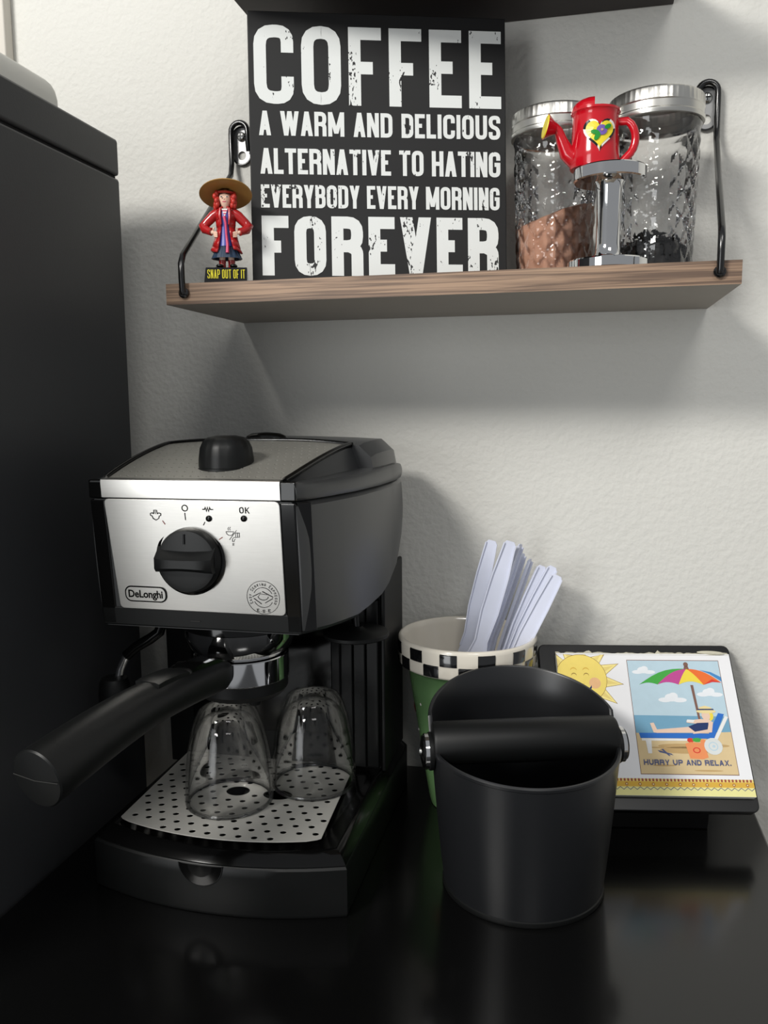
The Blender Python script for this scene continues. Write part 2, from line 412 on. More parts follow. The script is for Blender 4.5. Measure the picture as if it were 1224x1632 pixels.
# ---- fridge
t = thing('refrigerator', 'tall charcoal refrigerator at the left of the table', 'refrigerator', (-.68, -.33, -.76))
FX = -.405; FB = -.064
mb = MB(); mb.box(-.955, FX, -.375, FB, -.74, .5700); mb.build('cabinet', 'fridge', t, bevel=.003)
mb = MB(); mb.box(-.953, FX - .003, -.373, FB - .003, .5703, .5717); mb.build('seam', 'fridge_gap', t)
mb = MB(); mb.box(-.955, FX, -.375, FB, .5720, .6040); mb.build('top_cap', 'fridge', t, bevel=.003)
mb = MB(); mb.box(-.955, FX, -.430, -.3755, -.70, .60); mb.build('door', 'fridge', t, bevel=.008, seg=3)
mb = MB(); mb.tube([(-.90, -.432, .1), (-.90, -.46, .12), (-.90, -.46, .48), (-.90, -.432, .5)], .009); mb.build('handle', 'plastic', t)
for x in (-.90, -.46):
    for y in (-.34, -.12):
        mb = MB(); mb.lathe([(.018, -.76), (.018, -.741)], (x, y, 0), 16, cap=True); mb.build('foot', 'plastic', t)
# white container on the fridge
t = thing('storage_container', 'white rounded plastic container lying on top of the refrigerator', 'container', (-.60, -.36, .604))
loops = []
for z, ins in ((.6045, .0), (.612, 0), (.622, .0), (.628, .0015), (.632, .004), (.6345, .008), (.6360, .014), (.6364, .022)):
    loops.append([(x, y, z) for x, y in rrect(-.80 + ins, -.428 - ins * .5, -.36 + ins, -.112 - ins, .010, 8)])
mb = MB(); mb.loft(loops); mb.build('lid', 'whiteplastic', t, smooth=50)

# ---- lower shelf
SL, SR, SF, SZ0, SZ1 = -.329, .1108, -.1335, .4495, .4661
t = thing('wall_shelf', 'walnut wall shelf holding the coffee sign and glass jars', 'shelf', ((SL + SR) / 2, WY, SZ0))
mb = MB(); mb.mat(0).box(SL, SR, SF, WY - .0005, SZ0, SZ1)
# underside is plain laminate, edges grained
mb.m[0] = 1
mb.build('board', ['wood', 'laminate'], t, smooth=0, recalc=True)
def bracket(cx_, sgn, xf, xw):
    # sgn: side on which the upright rod stands (+1 right, -1 left)
    r = .0026
    zc = .6215
    # rod: from the shelf edge, up, back along a slope to the wall, up, over in a loop and down the other side
    pts = [(xf, -.1365, .4575), (xf, -.1375, .4600), (xf, -.1382, .470), (xf, -.1382, .481)]
    pts += [(xf + (xw - xf) * k, -.1382 + (.0215 + .1382) * k, .485 + (.592 - .485) * k) for k in (.03, .5, .97)]
    pts += [(xw, .0215, .600), (xw, .0215, .628)]
    R_ = abs(xw - cx_)
    for k in range(1, 12):
        a = PI * k / 12; pts.append((cx_ + sgn * R_ * math.cos(a), .0215, .630 + R_ * math.sin(a)))
    pts += [(cx_ - sgn * R_, .0215, .628), (cx_ - sgn * R_, .0215, .622), (cx_ - sgn * R_, .0240, .612)]
    m1 = MB(); m1.tube(pts, r, 10); rod = m1.build('bracket_rod', 'blackmetal', t, smooth=60)
    m2 = MB(); m2.lathe([(.0042, 0), (.0042, -.0025), (.003, -.0035)], (xf, -.1337, .4583), 16, 'y', cap=True); m2.build('rod_socket', 'blackmetal', rod)
    # wall plate with a keyhole opening
    out = arc(0, .0085, .0092, 0, 180, 14) + arc(0, -.0085, .0092, 180, 360, 14)
    hole = arc(0, -.009, .0042, 0, 360, 14)[:-1]
    m3 = MB(); add_holed(m3, out, [hole], lambda a, b_, h: (cx_ + a, WY - .0002 - h, zc - .003 + b_), .0022)
    pl = m3.build('wall_plate', 'greymetal', t)
    m4 = MB(); o2 = [(x, y) for x, y in out]
    m4.tube([(cx_ + a, WY - .003, zc - .003 + b_) for a, b_ in o2 + [o2[0], o2[1]]], .0009, 6); m4.build('plate_rim', 'blackmetal', pl)
    m5 = MB(); m5.lathe([(.0046, .0), (.0044, -.0014), (.003, -.0030), (.0006, -.0036)], (cx_, WY - .0024, zc + .0055), 18, 'y', cap=True)
    sc_ = m5.build('screw', 'screw', pl)
    m5.v = []; m5.f = []; m5.m = []
    m5.box(cx_ - .0026, cx_ + .0026, WY - .0066, WY - .0058, zc + .0051, zc + .0059); m5.box(cx_ - .0004, cx_ + .0004, WY - .0066, WY - .0058, zc + .0029, zc + .0081)
    m5.mat(0); 
    o_ = m5.build('screw_cross', 'gloss', pl)
bracket(-.3243, -1, -.3125, -.3328)
bracket(.1035, +1, .0957, .1117)

# ---- upper shelf (only its underside is in view)
t = thing('wall_shelf', 'black-brown upper shelf seen from below above the sign', 'shelf', (-.11, WY, .7065))
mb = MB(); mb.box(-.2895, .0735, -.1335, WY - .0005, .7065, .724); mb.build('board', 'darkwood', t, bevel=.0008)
for x in (-.28, .064):
    mb = MB(); mb.tube([(x, -.137, .714), (x, -.138, .73), (x, .02, .84), (x, .0215, .87)], .0026, 8); mb.build('bracket_rod', 'blackmetal', t)

# ================================================================ SIGN
th = math.radians(18); lean = math.radians(4.5)
SD = Vector((math.cos(th), math.sin(th), 0)); SU = Vector((-math.sin(th) * math.sin(lean), math.cos(th) * math.sin(lean), math.cos(lean)))
SN = SD.cross(SU)          # towards the viewer
SBL = Vector((-.2662, -.1012, .4664))
SW, SH, ST = .216, .2243, .036
t = thing('box_sign', 'black box sign about coffee in distressed white capitals, leaning on the wall', 'sign', SBL, world=False)
t.rotation_euler = Matrix((SD, -SN, SU)).transposed().to_euler()
mb = MB(); mb.box(0, SW, 0, ST, 0.0, SH); mb.build('box', 'signblack', t, bevel=.0008)
k = 1.0385
rows = [('COFFEE', .0045, .2042, .1437, .2052, .0098, .0062, .0), ('A WARM AND DELICIOUS', .0075, .2032, .1190, .1382, .0032, .0014, .0060),
        ('ALTERNATIVE TO HATING', .0080, .2030, .0888, .1090, .0033, .0012, .0056), ('EVERYBODY EVERY MORNING', .0080, .2022, .0622, .0804, .0029, .0011, .0048),
        ('FOREVER', .0080, .2010, .0084, .0558, .0096, .0045, .0)]
for txt, x0, x1, z0, z1, sw, gap, sp in rows:
    for it in line_polys(txt, x0 * k, x1 * k, z0 * k, (z1 - z0) * k, sw * k, gap * k, sp * k + gap * k):
        m_ = MB(); put_text(m_, [it], lambda a, b_, h: (a, -.0004 - h, b_)); m_.build('letter', 'letter', t, smooth=0, recalc=False)

# ================================================================ JARS
def jar(name, label, cx_, cy_, content):
    z0 = SZ1 + .0003; H = .139
    t = thing(name, label, 'jar', (cx_, cy_, z0), 'quilted glass jars on the walnut shelf', world=False)
    # quilted wall: faceted diamonds
    def rad(z):
        u = z / .112
        return .0305 + .0035 * u
    nseg, loops = 120, []
    nz = 90; ND = 14; dz = .0210
    prof = [(.026, 0), (.0292, .0012)]
    for r, z in prof: loops.append([(r * math.cos(2 * PI * k / nseg), r * math.sin(2 * PI * k / nseg), z) for k in range(nseg)])
    for i in range(nz + 1):
        z = .003 + (.109 - .003) * i / nz; lp = []
        fade = min(1, max(0, (z - .003) / .004), ) * min(1, max(0, (.108 - z) / .004))
        for k in range(nseg):
            a = 2 * PI * k / nseg
            u = a / (2 * PI) * ND; v = z / dz
            p_, q_ = (u + v) % 1, (u - v) % 1
            d1 = 1 - abs(p_ * 2 - 1); d2 = 1 - abs(q_ * 2 - 1)      # pyramids between the diagonal grooves
            d3 = 1 - abs(((2 * v) % 1) * 2 - 1)
            hgt = min(d1, d2) * .75 + min(d1, d2, d3 + .25) * .35
            r = rad(z) + .0019 * fade * (hgt - .35)
            lp.append((r * math.cos(a), r * math.sin(a), z))
        loops.append(lp)
    for r, z in ((.0342, .1125), (.0350, .1150), (.0352, .1165), (.0345, .118), (.0332, .119), (.0332, .130)):
        loops.append([(r * math.cos(2 * PI * k / nseg), r * math.sin(2 * PI * k / nseg), z) for k in range(nseg)])
    mb = MB(); mb.loft(loops, cap=False); mb.add(loops[0], [tuple(range(nseg))])
    mb.build('glass_body', 'jarglass', t, smooth=12)
    # metal band + disc
    n = 150; lp = []
    for i, (r, z, rib) in enumerate([(.0345, .1185, 0), (.0369, .1185, 0), (.0372, .1195, 0), (.0372, .1215, 0), (.0364, .1225, 0), (.0364, .1275, 0), (.0369, .1285, 0),
                                   (.0368, .1305, 1), (.0366, .1360, 1), (.0360, .1372, .6), (.0345, .1382, 0), (.0325, .1384, 0)]):
        lp.append([((r - .00045 * rib * (k % 3 == 0)) * math.cos(2 * PI * k / n), (r - .00045 * rib * (k % 3 == 0)) * math.sin(2 * PI * k / n), z) for k in range(n)])
    mb = MB(); mb.loft(lp, cap=False); mb.build('lid_band', 'lid', t, smooth=25)
    mb = MB(); mb.lathe([(.0001, .1362), (.026, .1364), (.028, .1378), (.0326, .1380), (.0326, .1366), (.001, .1350)], n=48); mb.build('lid_disc', 'lid', t)
    if content == 'powder':
        lp = []
        n = 48
        for r, z in ((.001, .003), (.0275, .003), (.0290, .02), (.0302, .045), (.0305, .056)):
            lp.append([(r * math.cos(2 * PI * k / n), r * math.sin(2 * PI * k / n), z + (.010 * math.cos(2 * PI * k / n - .3) + .002 * noise.noise(Vector((k * .3, 0, 1))) if z > .05 else 0)) for k in range(n)])
        for s_ in (.8, .5, .02):
            lp.append([(.0305 * s_ * math.cos(2 * PI * k / n), .0305 * s_ * math.sin(2 * PI * k / n), .0575 + .010 * s_ * math.cos(2 * PI * k / n - .3) + .0015 * noise.noise(Vector((k * .3, s_ * 5, 0)))) for k in range(n)])
        mb = MB(); mb.loft(lp); o = mb.build('cocoa_powder', 'cocoa', t, smooth=40); o['kind'] = 'stuff'; o['label'] = 'light brown powder filling the lower half'
    else:
        mb = MB(); rnd = random.Random(3)
        for i in range(1150):
            a = rnd.random() * 2 * PI; rr_ = .0272 * math.sqrt(rnd.random()); x, y = rr_ * math.cos(a), rr_ * math.sin(a)
            top = .034 + .006 * noise.noise(Vector((x * 60, y * 60, 2)))- .012 * (x / .027) ** 2
            z = .005 + (top - .005) * rnd.random() ** .6; s_ = .0022 + rnd.random() * .0014
            R_ = Matrix.Rotation(rnd.random() * 6, 3, Vector((rnd.random(), rnd.random(), rnd.random() + .1)))
            vs = [Vector(q) for q in ((-s_, 0, 0), (0, -s_ * .45, 0), (s_, 0, 0), (0, s_ * .45, 0), (0, 0, s_ * .35), (0, 0, -s_ * .35))]
            mb.add([tuple(R_ @ q + Vector((x, y, z))) for q in vs], [(0, 1, 4), (1, 2, 4), (2, 3, 4), (3, 0, 4), (1, 0, 5), (2, 1, 5), (3, 2, 5), (0, 3, 5)])
        mb.lathe([(.001, .0035), (.0265, .0035), (.0265, .024), (.015, .030), (.001, .031)], n=24)
        o = mb.build('loose_tea', 'beans', t, smooth=0); o['kind'] = 'stuff'; o['label'] = 'black leaves heaped on the bottom'
    return t
jar('jar', 'quilted glass jar half full of light brown powder, beside the sign', -.0218, -.0323, 'powder')
jar('jar', 'quilted glass jar with black leaves at the bottom, by the right bracket', .0560, -.0480, 'tea')

# ================================================================ TAMPER
TXc, TYc = .0203, -.1002
t = thing('coffee_tamper', 'polished steel double-ended tamper standing at the shelf edge', 'tamper', (TXc, TYc, SZ1))
c = (TXc, TYc, SZ1)
mb = MB(); mb.lathe([(.001, .0002), (.0290, .0002), (.0300, .001), (.0300, .0070), (.0292, .0080), (.012, .0085), (.001, .0085)], c, 64); mb.build('lower_disc', 'chrome', t, smooth=35)
mb = MB(); mb.lathe([(.001, .0086), (.0145, .0086), (.0120, .0100), (.0098, .014), (.0092, .020), (.0090, .045), (.0093, .058), (.0100, .063), (.0115, .0655), (.001, .0655)], c, 48); mb.build('handle', 'chrome', t, smooth=35)
mb = MB(); mb.lathe([(.001, .0656), (.0258, .0656), (.0268, .0664), (.0268, .0742), (.0262, .0750), (.001, .0750)], c, 64); mb.build('upper_disc', 'chrome', t, smooth=35)

# ================================================================ WATERING CAN
cx_, cy_, cz_ = .0090, -.1010, SZ1 + .0753
t = thing('watering_can', 'tiny red ceramic watering can with a yellow heart, on the tamper', 'figurine', (cx_, cy_, cz_))
c = (cx_, cy_, cz_)
mb = MB(); mb.lathe([(.001, .0), (.0178, .0), (.0184, .001), (.0180, .010), (.0172, .025), (.0168, .036), (.0172, .0385), (.0182, .0395), (.0182, .0410), (.0168, .0415), (.0155, .0405), (.0150, .036), (.0150, .020), (.001, .018)], c, 48)
mb.build('body', 'red', t, smooth=40)
lp = []
for i in range(9):
    a = i / 8 * PI / 2; z = .0405 + .0095 * math.sin(a); s_ = .0170 * math.cos(a * .82)
    lp.append([(cx_ - .0025 - s_ * math.cos(PI * k / 16) * .86 if False else cx_ - .001 - s_ * math.sin(PI * k / 16), cy_ - s_ * math.cos(PI * k / 16), cz_ + z) for k in range(17)])
mb = MB(); n0 = len(lp[0])
for a_, b_ in zip(lp, lp[1:]): mb.add(a_ + b_, [(j, j + 1, n0 + j + 1, n0 + j) for j in range(n0 - 1)])
mb.add([l[0] for l in lp] + [l[-1] for l in lp][::-1], [tuple(range(18))])
mb.add(lp[-1], [tuple(range(n0))])
mb.build('half_cover', 'red', t, smooth=50)
sp = [(cx_ - .0145, cy_ - .002, cz_ + .008), (cx_ - .0205, cy_ - .004, cz_ + .012), (cx_ - .0245, cy_ - .006, cz_ + .021), (cx_ - .0270, cy_ - .008, cz_ + .0275), (cx_ - .0310, cy_ - .010, cz_ + .0300)]
mb = MB(); mb.tube(sp, 0, 14, rs=[.0072, .0058, .0042, .0034, .0040]); s_o = mb.build('spout', 'red', t, smooth=50)
d = Vector((-.85, -.25, .18)).normalized(); P0 = Vector((cx_ - .0290, cy_ - .0090, cz_ + .0285))
mb = MB(); mb.tube([P0, P0 + d * .003, P0 + d * .0075], 0, 18, rs=[.0040, .0058, .0092]); mb.build('rose', 'red', s_o, smooth=40)
mb = MB(); mb.tube([P0 + d * .0073, P0 + d * .0082], 0, 18, rs=[.0086, .0082]); o = mb.build('rose_face', 'yellow', s_o, smooth=40); o['label'] = 'yellow sprinkler face'
hp = [(cx_ + .0150, cy_, cz_ + .0330)] + [(cx_ + .0150 + .0140 * math.sin(a) ** .8, cy_ - .001, cz_ + .0200 + .0145 * math.cos(a)) for a in [PI * q / 12 for q in range(2, 10)]] + [(cx_ + .0185, cy_, cz_ + .0030)]
mb = MB(); mb.tube(hp, .0030, 12); mb.build('handle', 'red', t, smooth=60)
# heart badge wrapped on the front of the body
hd = Vector((0.10, -1, 0)).normalized(); hr = Vector((1, .10, 0)).normalized()
def hfn(a, b_, h): 
    ang = a / .0178 + .16; r = .0178 + h
    return (cx_ + r * math.sin(ang), cy_ - r * math.cos(ang), cz_ + .0215 + b_)
def heart(s_):
    pts = []
    for i in range(36):
        q = 2 * PI * i / 36; pts.append((s_ * 16 * math.sin(q) ** 3 / 16, s_ * (13 * math.cos(q) - 5 * math.cos(2 * q) - 2 * math.cos(3 * q) - math.cos(4 * q)) / 15))
    return pts
def fan(mb, poly, fn, h, t_):
    n = len(poly); cxx = sum(p[0] for p in poly) / n; cyy = sum(p[1] for p in poly) / n
    mid = [((p[0] + cxx) / 2, (p[1] + cyy) / 2) for p in poly]
    vs = [fn(*p, h) for p in poly] + [fn(*p, h + t_) for p in poly] + [fn(*p, h + t_) for p in mid] + [fn(cxx, cyy, h + t_)]
    fs = []
    for j in range(n):
        k = (j + 1) % n; fs += [(j, k, n + k, n + j), (n + j, n + k, 2 * n + k, 2 * n + j), (2 * n + j, 2 * n + k, 3 * n)]
    mb.add(vs, fs)
hA, hB = heart(.0118), heart(.0098)
mb = MB()
for i in range(36):
    j = (i + 1) % 36; mb.mat(0 if (i // 3) % 2 else 1)
    q = [hB[i], hB[j], hA[j], hA[i]]
    mb.add([hfn(*p, .0) for p in q] + [hfn(*p, .0009) for p in q], [(4, 5, 6, 7), (0, 1, 5, 4), (1, 2, 6, 5), (2, 3, 7, 6), (3, 0, 4, 7)])
hb = mb.build('heart_border', ['glazeblack', 'white'], t, smooth=0); hb['label'] = 'black and white checked heart border'
mb = MB(); fan(mb, hB, hfn, 0, .0012); o = mb.build('heart', 'yellow', t, smooth=0); o['label'] = 'yellow heart'
mb = MB(); fan(mb, arc(0.0012, .0012, .0036, 0, 360, 18)[:-1], hfn, .0012, .0007); o = mb.build('flower', 'purple', t, smooth=0); o['label'] = 'purple round flower'
mb = MB(); fan(mb, arc(0.0012, .0012, .0009, 0, 360, 10)[:-1], hfn, .0019, .0004); mb.build('flower_centre', 'gold', t, smooth=0)
mb = MB()
for (ax, ay, an, l_, w2) in ((.0052, .0036, 30, .0026, .0015), (-.0032, -.0002, 165, .003, .0016), (-.0018, -.0032, 240, .003, .0016)):
    ca, sa = math.cos(math.radians(an)), math.sin(math.radians(an))
    fan(mb, [(ax + l_ * math.cos(q) * ca - w2 * math.sin(q) * sa, ay + l_ * math.cos(q) * sa + w2 * math.sin(q) * ca) for q in [2 * PI * i / 12 for i in range(12)]], hfn, .0012, .0009)
mb.build('leaves', 'green', t, smooth=0)

# ================================================================ FIGURINE
gx, gy, gz = -.2816, -.1180, SZ1
t = thing('figurine', 'small figurine in straw hat and red coat, hands on hips, left of the sign', 'figurine', (gx, gy, gz), rot=(0, 0, math.radians(17)))
def g(x, y, z): return (gx + x, gy + y, gz + z)
mb = MB(); mb.add([g(*p) for p in ((-.0180, -.0085, 0), (.0165, -.0085, 0), (.0165, .0085, 0), (-.0170, .0085, 0), (-.0165, -.0078, .0125), (.0168, -.0078, .0125), (.0160, .008, .0125), (-.0160, .008, .0125))],
       [(0, 3, 2, 1), (4, 5, 6, 7), (0, 1, 5, 4), (1, 2, 6, 5), (2, 3, 7, 6), (3, 0, 4, 7)]); ped = mb.build('pedestal', 'glazeblack', t, bevel=.0006)
mb = MB(); put_text(mb, line_polys('SNAP OUT OF IT', -.0150, .0150, .0035, .0070, .00062, .0006, .0018), lambda a, b_, h: g(a, -.0090 - h, b_)); mb.build('lettering', 'yellowprint', ped, smooth=0, recalc=False)
# body: one skinned figure
bm = bmesh.new(); lay = bm.verts.layers.skin.verify()
J = {}
def jn(n, x, y, z, r, par=None):
    v = bm.verts.new((x, y, z)); v[lay].radius = (r, r); J[n] = v
    if par: bm.edges.new((J[par], v))
jn('pel', 0, 0, .036, .0060); jn('waist', 0, 0, .044, .0048, 'pel'); jn('chest', 0, 0, .053, .0056, 'waist'); jn('neck', 0, -.0003, .0590, .0024, 'chest'); jn('chin', 0, -.001, .0620, .0038, 'neck'); jn('head', 0, -.0010, .0670, .0062, 'chin'); jn('crown', 0, -.0005, .0720, .0048, 'head')
for s_, n_ in ((-1, 'l'), (1, 'r')):
    jn('sh' + n_, s_ * .0072, 0, .0555, .0030, 'chest'); jn('el' + n_, s_ * .0180, .001, .0455, .0026, 'sh' + n_); jn('wr' + n_, s_ * .0112, -.0040, .0405, .0018, 'el' + n_); jn('ha' + n_, s_ * .0088, -.0050, .0395, .0016, 'wr' + n_)
    jn('hip' + n_, s_ * .0036, 0, .032, .0042, 'pel'); jn('kn' + n_, s_ * .0036, -.0003, .024, .0030, 'hip' + n_); jn('an' + n_, s_ * .0037, .0003, .0150, .0022, 'kn' + n_); jn('to' + n_, s_ * .0050, -.0040, .0140, .0018, 'an' + n_)
J['pel'][lay].use_root = True
me = bpy.data.meshes.new('body'); bm.to_mesh(me); bm.free(); me.materials.append(M['skin'])
o = bpy.data.objects.new('body', me); COL.objects.link(o); o.parent = t
o.modifiers.new('skin', 'SKIN').use_smooth_shade = True; sm = o.modifiers.new('sub', 'SUBSURF'); sm.levels = 2; sm.render_levels = 2
body = o
# fingers
mb = MB()
for s_ in (-1, 1):
    for q in range(4): mb.tube([g(s_ * (.0096 - .0002 * q), -.0052 - .0004, .0404 - .0011 * q), g(s_ * (.0076 - .0002 * abs(q - 1)), -.0066, .0402 - .0012 * q), g(s_ * .0062, -.0070, .0397 - .0011 * q)], 0, 6, rs=[.0007, .0006, .0005])
    mb.tube([g(s_ * .0098, -.005, .0412), g(s_ * .0094, -.0062, .0430), g(s_ * .0086, -.0066, .0438)], 0, 6, rs=[.0007, .0007, .0005])
mb.build('fingers', 'skin', body, smooth=60)
# face
mb = MB()
for s_ in (-1, 1): mb.mat(0).sphere(g(s_ * .0023, -.0070, .0676), .0011, .0006, .0007, 10, 6); mb.mat(1).sphere(g(s_ * .0023, -.0075, .0676), .0005, .0003, .0005, 8, 5)
mb.mat(1)
for s_ in (-1, 1): mb.tube([g(s_ * .0036, -.0071, .0694), g(s_ * .0023, -.0076, .0699), g(s_ * .0012, -.0077, .0695)], .00022, 5)
mb.mat(2).tube([g(-.0013, -.0072, .0638), g(0, -.0076, .0636), g(.0013, -.0072, .0638)], .00035, 6)
mb.mat(3).sphere(g(0, -.0077, .0658), .0007, .0009, .0008, 10, 6)
mb.build('face', ['white', 'print', 'scarf', 'skin'], body, smooth=60)
# hair lumps at both sides
mb = MB(); rnd = random.Random(8)
for i in range(60):
    s_ = -1 if i % 2 else 1
    a = rnd.uniform(-.6, 1.2)
    p = g(s_ * (.0058 + .0020 * rnd.random()), -.002 + a * .005, .0605 + .0105 * rnd.random()); mb.sphere(p, .0019, .0021, .0026, 8, 6)
for i in range(14):
    a = PI * i / 13; mb.sphere(g(-.0062 * math.cos(a), -.0010 - .0058 * math.sin(a) + .0006, .0718), .0018, .0013, .0010, 8, 5)
for i in range(20): mb.sphere(g(rnd.uniform(-.006, .006), .005, rnd.uniform(.0605, .072)), .0022, .0020, .003, 8, 6)
mb.build('hair', 'hair', t, smooth=60)
# hat, tilted back so that its underside shows
hm = Matrix.Rotation(math.radians(-21), 4, 'X') @ Matrix.Rotation(math.radians(-2), 4, 'Y'); hc = Vector(g(0.0005, .0012, .0718))
mb = MB(); mb.lathe([(.0072, .0004), (.0140, -.0002), (.0204, -.0014), (.0212, -.0010), (.0208, -.0002), (.0140, .0012), (.0080, .0018), (.0076, .0060), (.0062, .0084), (.001, .0092)], n=40)
mb.v = [tuple(hc + hm @ Vector(v)) for v in mb.v]; ht = mb.build('straw_hat', 'hat', t, smooth=50)
# coat: open front shell + sleeves
lp = []; prof = [(.0030, .0052, .0600), (.0076, .0058, .0570), (.0070, .0062, .0500), (.0064, .0062, .0440), (.0082, .0075, .0360), (.0104, .0088, .0285), (.0120, .0096, .0252)]
n = 30
for rx, ry, z in prof:
    op = .35 + .20 * (1 - (z - .025) / .035)
    lp.append([g(rx * math.sin(a), -ry * math.cos(a), z + (.0012 * math.sin(3 * a) if z < .03 else 0)) for a in [op + (2 * PI - 2 * op) * k / n for k in range(n + 1)]])
mb = MB()
for a_, b_ in zip(lp, lp[1:]): mb.add(a_ + b_, [(j, j + 1, n + 1 + j + 1, n + 1 + j) for j in range(n)])
co = mb.build('coat', 'coat', t, smooth=60); sd = co.modifiers.new('solid', 'SOLIDIFY'); sd.thickness = .0012; sd.offset = 1
for s_ in (-1, 1):
    mb = MB(); mb.tube([g(s_ * .0058, 0, .0565), g(s_ * .0100, .0002, .0540), g(s_ * .0150, .0008, .0492), g(s_ * .0183, .0010, .0455), g(s_ * .0168, -.0010, .0432), g(s_ * .0130, -.0032, .0414), g(s_ * .0112, -.0042, .0408)], 0, 12, rs=[.0042, .0042, .0038, .0040, .0036, .0030, .0032]); mb.build('sleeve', 'coat', co, smooth=60)
for s_ in (-1, 1):
    mb = MB(); mb.tube([g(s_ * .0036, -.0054, .0590), g(s_ * .0040, -.0068, .053), g(s_ * .0032, -.0072, .046)], 0, 8, rs=[.0012, .0013, .0008]); mb.build('lapel', 'coat', co, smooth=60)
# vest, shirt, scarf, skirt, socks, shoes
mb = MB(); mb.lathe([(.0052, .0585), (.0062, .0540), (.0058, .0460), (.0064, .036), (.0072, .0295), (.006, .0290)], g(0, -.0004, 0), 24, sy=.98, cap=True); mb.build('vest', 'blue', t, smooth=50)
mb = MB()
for i in range(5):
    z = .0585 - i * .0011; hw_ = .0024 - i * .0004; mb.mat(i % 2).add([g(-hw_, -.0062 - i * .0001, z), g(hw_, -.0062 - i * .0001, z), g(hw_ - .0004, -.0064 - i * .0001, z - .0011), g(-hw_ + .0004, -.0064 - i * .0001, z - .0011)], [(0, 1, 2, 3)])
mb.build('striped_shirt', ['white', 'scarf'], t, smooth=0)
mb = MB(); mb.tube([g(-.0005, -.0070, .0522), g(.0006, -.0078, .0470), g(.0010, -.0080, .038), g(.0018, -.0090, .0300), g(.0016, -.0100, .0235)], 0, 8, rs=[.0012, .0010, .0010, .0012, .0014]); mb.sphere(g(-.0003, -.0072, .0515), .0014, .0010, .0014, 10, 6); mb.build('scarf', 'scarf', t, smooth=60)
lp = []
for r, z in ((.0060, .0330), (.0088, .0270), (.0118, .0205), (.0120, .0200), (.0108, .0202), (.006, .026)):
    lp.append([g((r + .0006 * (k % 4 < 2)) * math.cos(2 * PI * k / 56), (r + .0006 * (k % 4 < 2)) * .85 * math.sin(2 * PI * k / 56), z) for k in range(56)])
mb = MB(); mb.loft(lp); mb.build('skirt', 'navy', t, smooth=30)
for s_ in (-1, 1):
    mb = MB(); mb.lathe([(.0028, .0130), (.0027, .0160), (.0030, .0188), (.0026, .0192)], g(s_ * .0037, .0003, 0), 14, cap=True); mb.build('sock', 'coat', t, smooth=50)
    mb = MB(); mb.sphere(g(s_ * .0055, -.0030, .0141), .0032, .0050, .0017, 16, 8); mb.build('shoe', 'glazeblack', t, smooth=60)


# ================================================================ ESPRESSO MACHINE
t = thing('espresso_machine', 'black and steel espresso machine with a big dial and side handle', 'coffee machine', (-.257, -.12, 0))
def lerp(tab, x):
    for (a, *va), (b_, *vb) in zip(tab, tab[1:]):
        if x <= b_: 
            k = (x - a) / (b_ - a) if x > a else 0
            return [p + (q - p) * k for p, q in zip(va, vb)]
    return list(tab[-1][1:])
# --- base: bowed front
def base_outline(x0, x1, yf, bow, yb, r=.010, nb=14, rb=.02):
    pts = [(x0 + (x1 - x0) * i / nb, yf - bow * (1 - (2 * i / nb - 1) ** 2)) for i in range(nb + 1)]
    return pts + arc(x1 - rb, yb - rb, rb, 0, 90, 4) + arc(x0 + rb, yb - rb, rb, 90, 180, 4)
lp = []
for z, e in ((.0005, .001), (.003, 0), (.030, .0), (.0370, .0), (.0385, .0012)):
    lp.append([(x, y, z) for x, y in base_outline(-.3550 + e, -.1540 - e, -.2360 + e, .018, .004 - e)])
mb = MB(); mb.loft(lp); mb.build('base', 'plastic', t, smooth=40)
# drip tray: glossy deck rising to the grille
lp = []
for z, e in ((.0386, .0016), (.0420, .0045), (.0455, .0085), (.0462, .0105), (.0452, .0120)):
    lp.append([(x, y, z) for x, y in base_outline(-.3550 + e, -.1540 - e, -.2350 + e, .018, .002 - e)])
mb = MB(); mb.loft(lp); tray = mb.build('drip_tray', 'gloss', t, smooth=40)
# finger notch at the front
nx, nr = -.2590, .0170
mb = MB(); lp = []
for rr_, dp in ((nr, .0), (nr * .8, -.0003), (nr * .55, -.0007), (.0005, -.0010)):
    lp.append([(nx + rr_ * math.cos(a), -.2540 - .0004 + dp + .018 * ((rr_ * math.cos(a)) / .1) ** 2, .0384 - rr_ * .95 * math.sin(a)) for a in [PI * q / 20 for q in range(21)]])
n0 = 21
for a_, b_ in zip(lp, lp[1:]): mb.add(a_ + b_, [(j, j + 1, n0 + j + 1, n0 + j) for j in range(n0 - 1)])
mb.build('finger_notch', 'gloss', tray, smooth=60)
mb = MB(); mb.tube([(nx + nr * math.cos(a), -.2540 - .0002 + .018 * (nr * math.cos(a) / .1) ** 2, .0384 - nr * .95 * math.sin(a)) for a in [PI * q / 24 for q in range(25)]], .0006, 6); mb.build('notch_rim', 'plastic', tray, smooth=60)
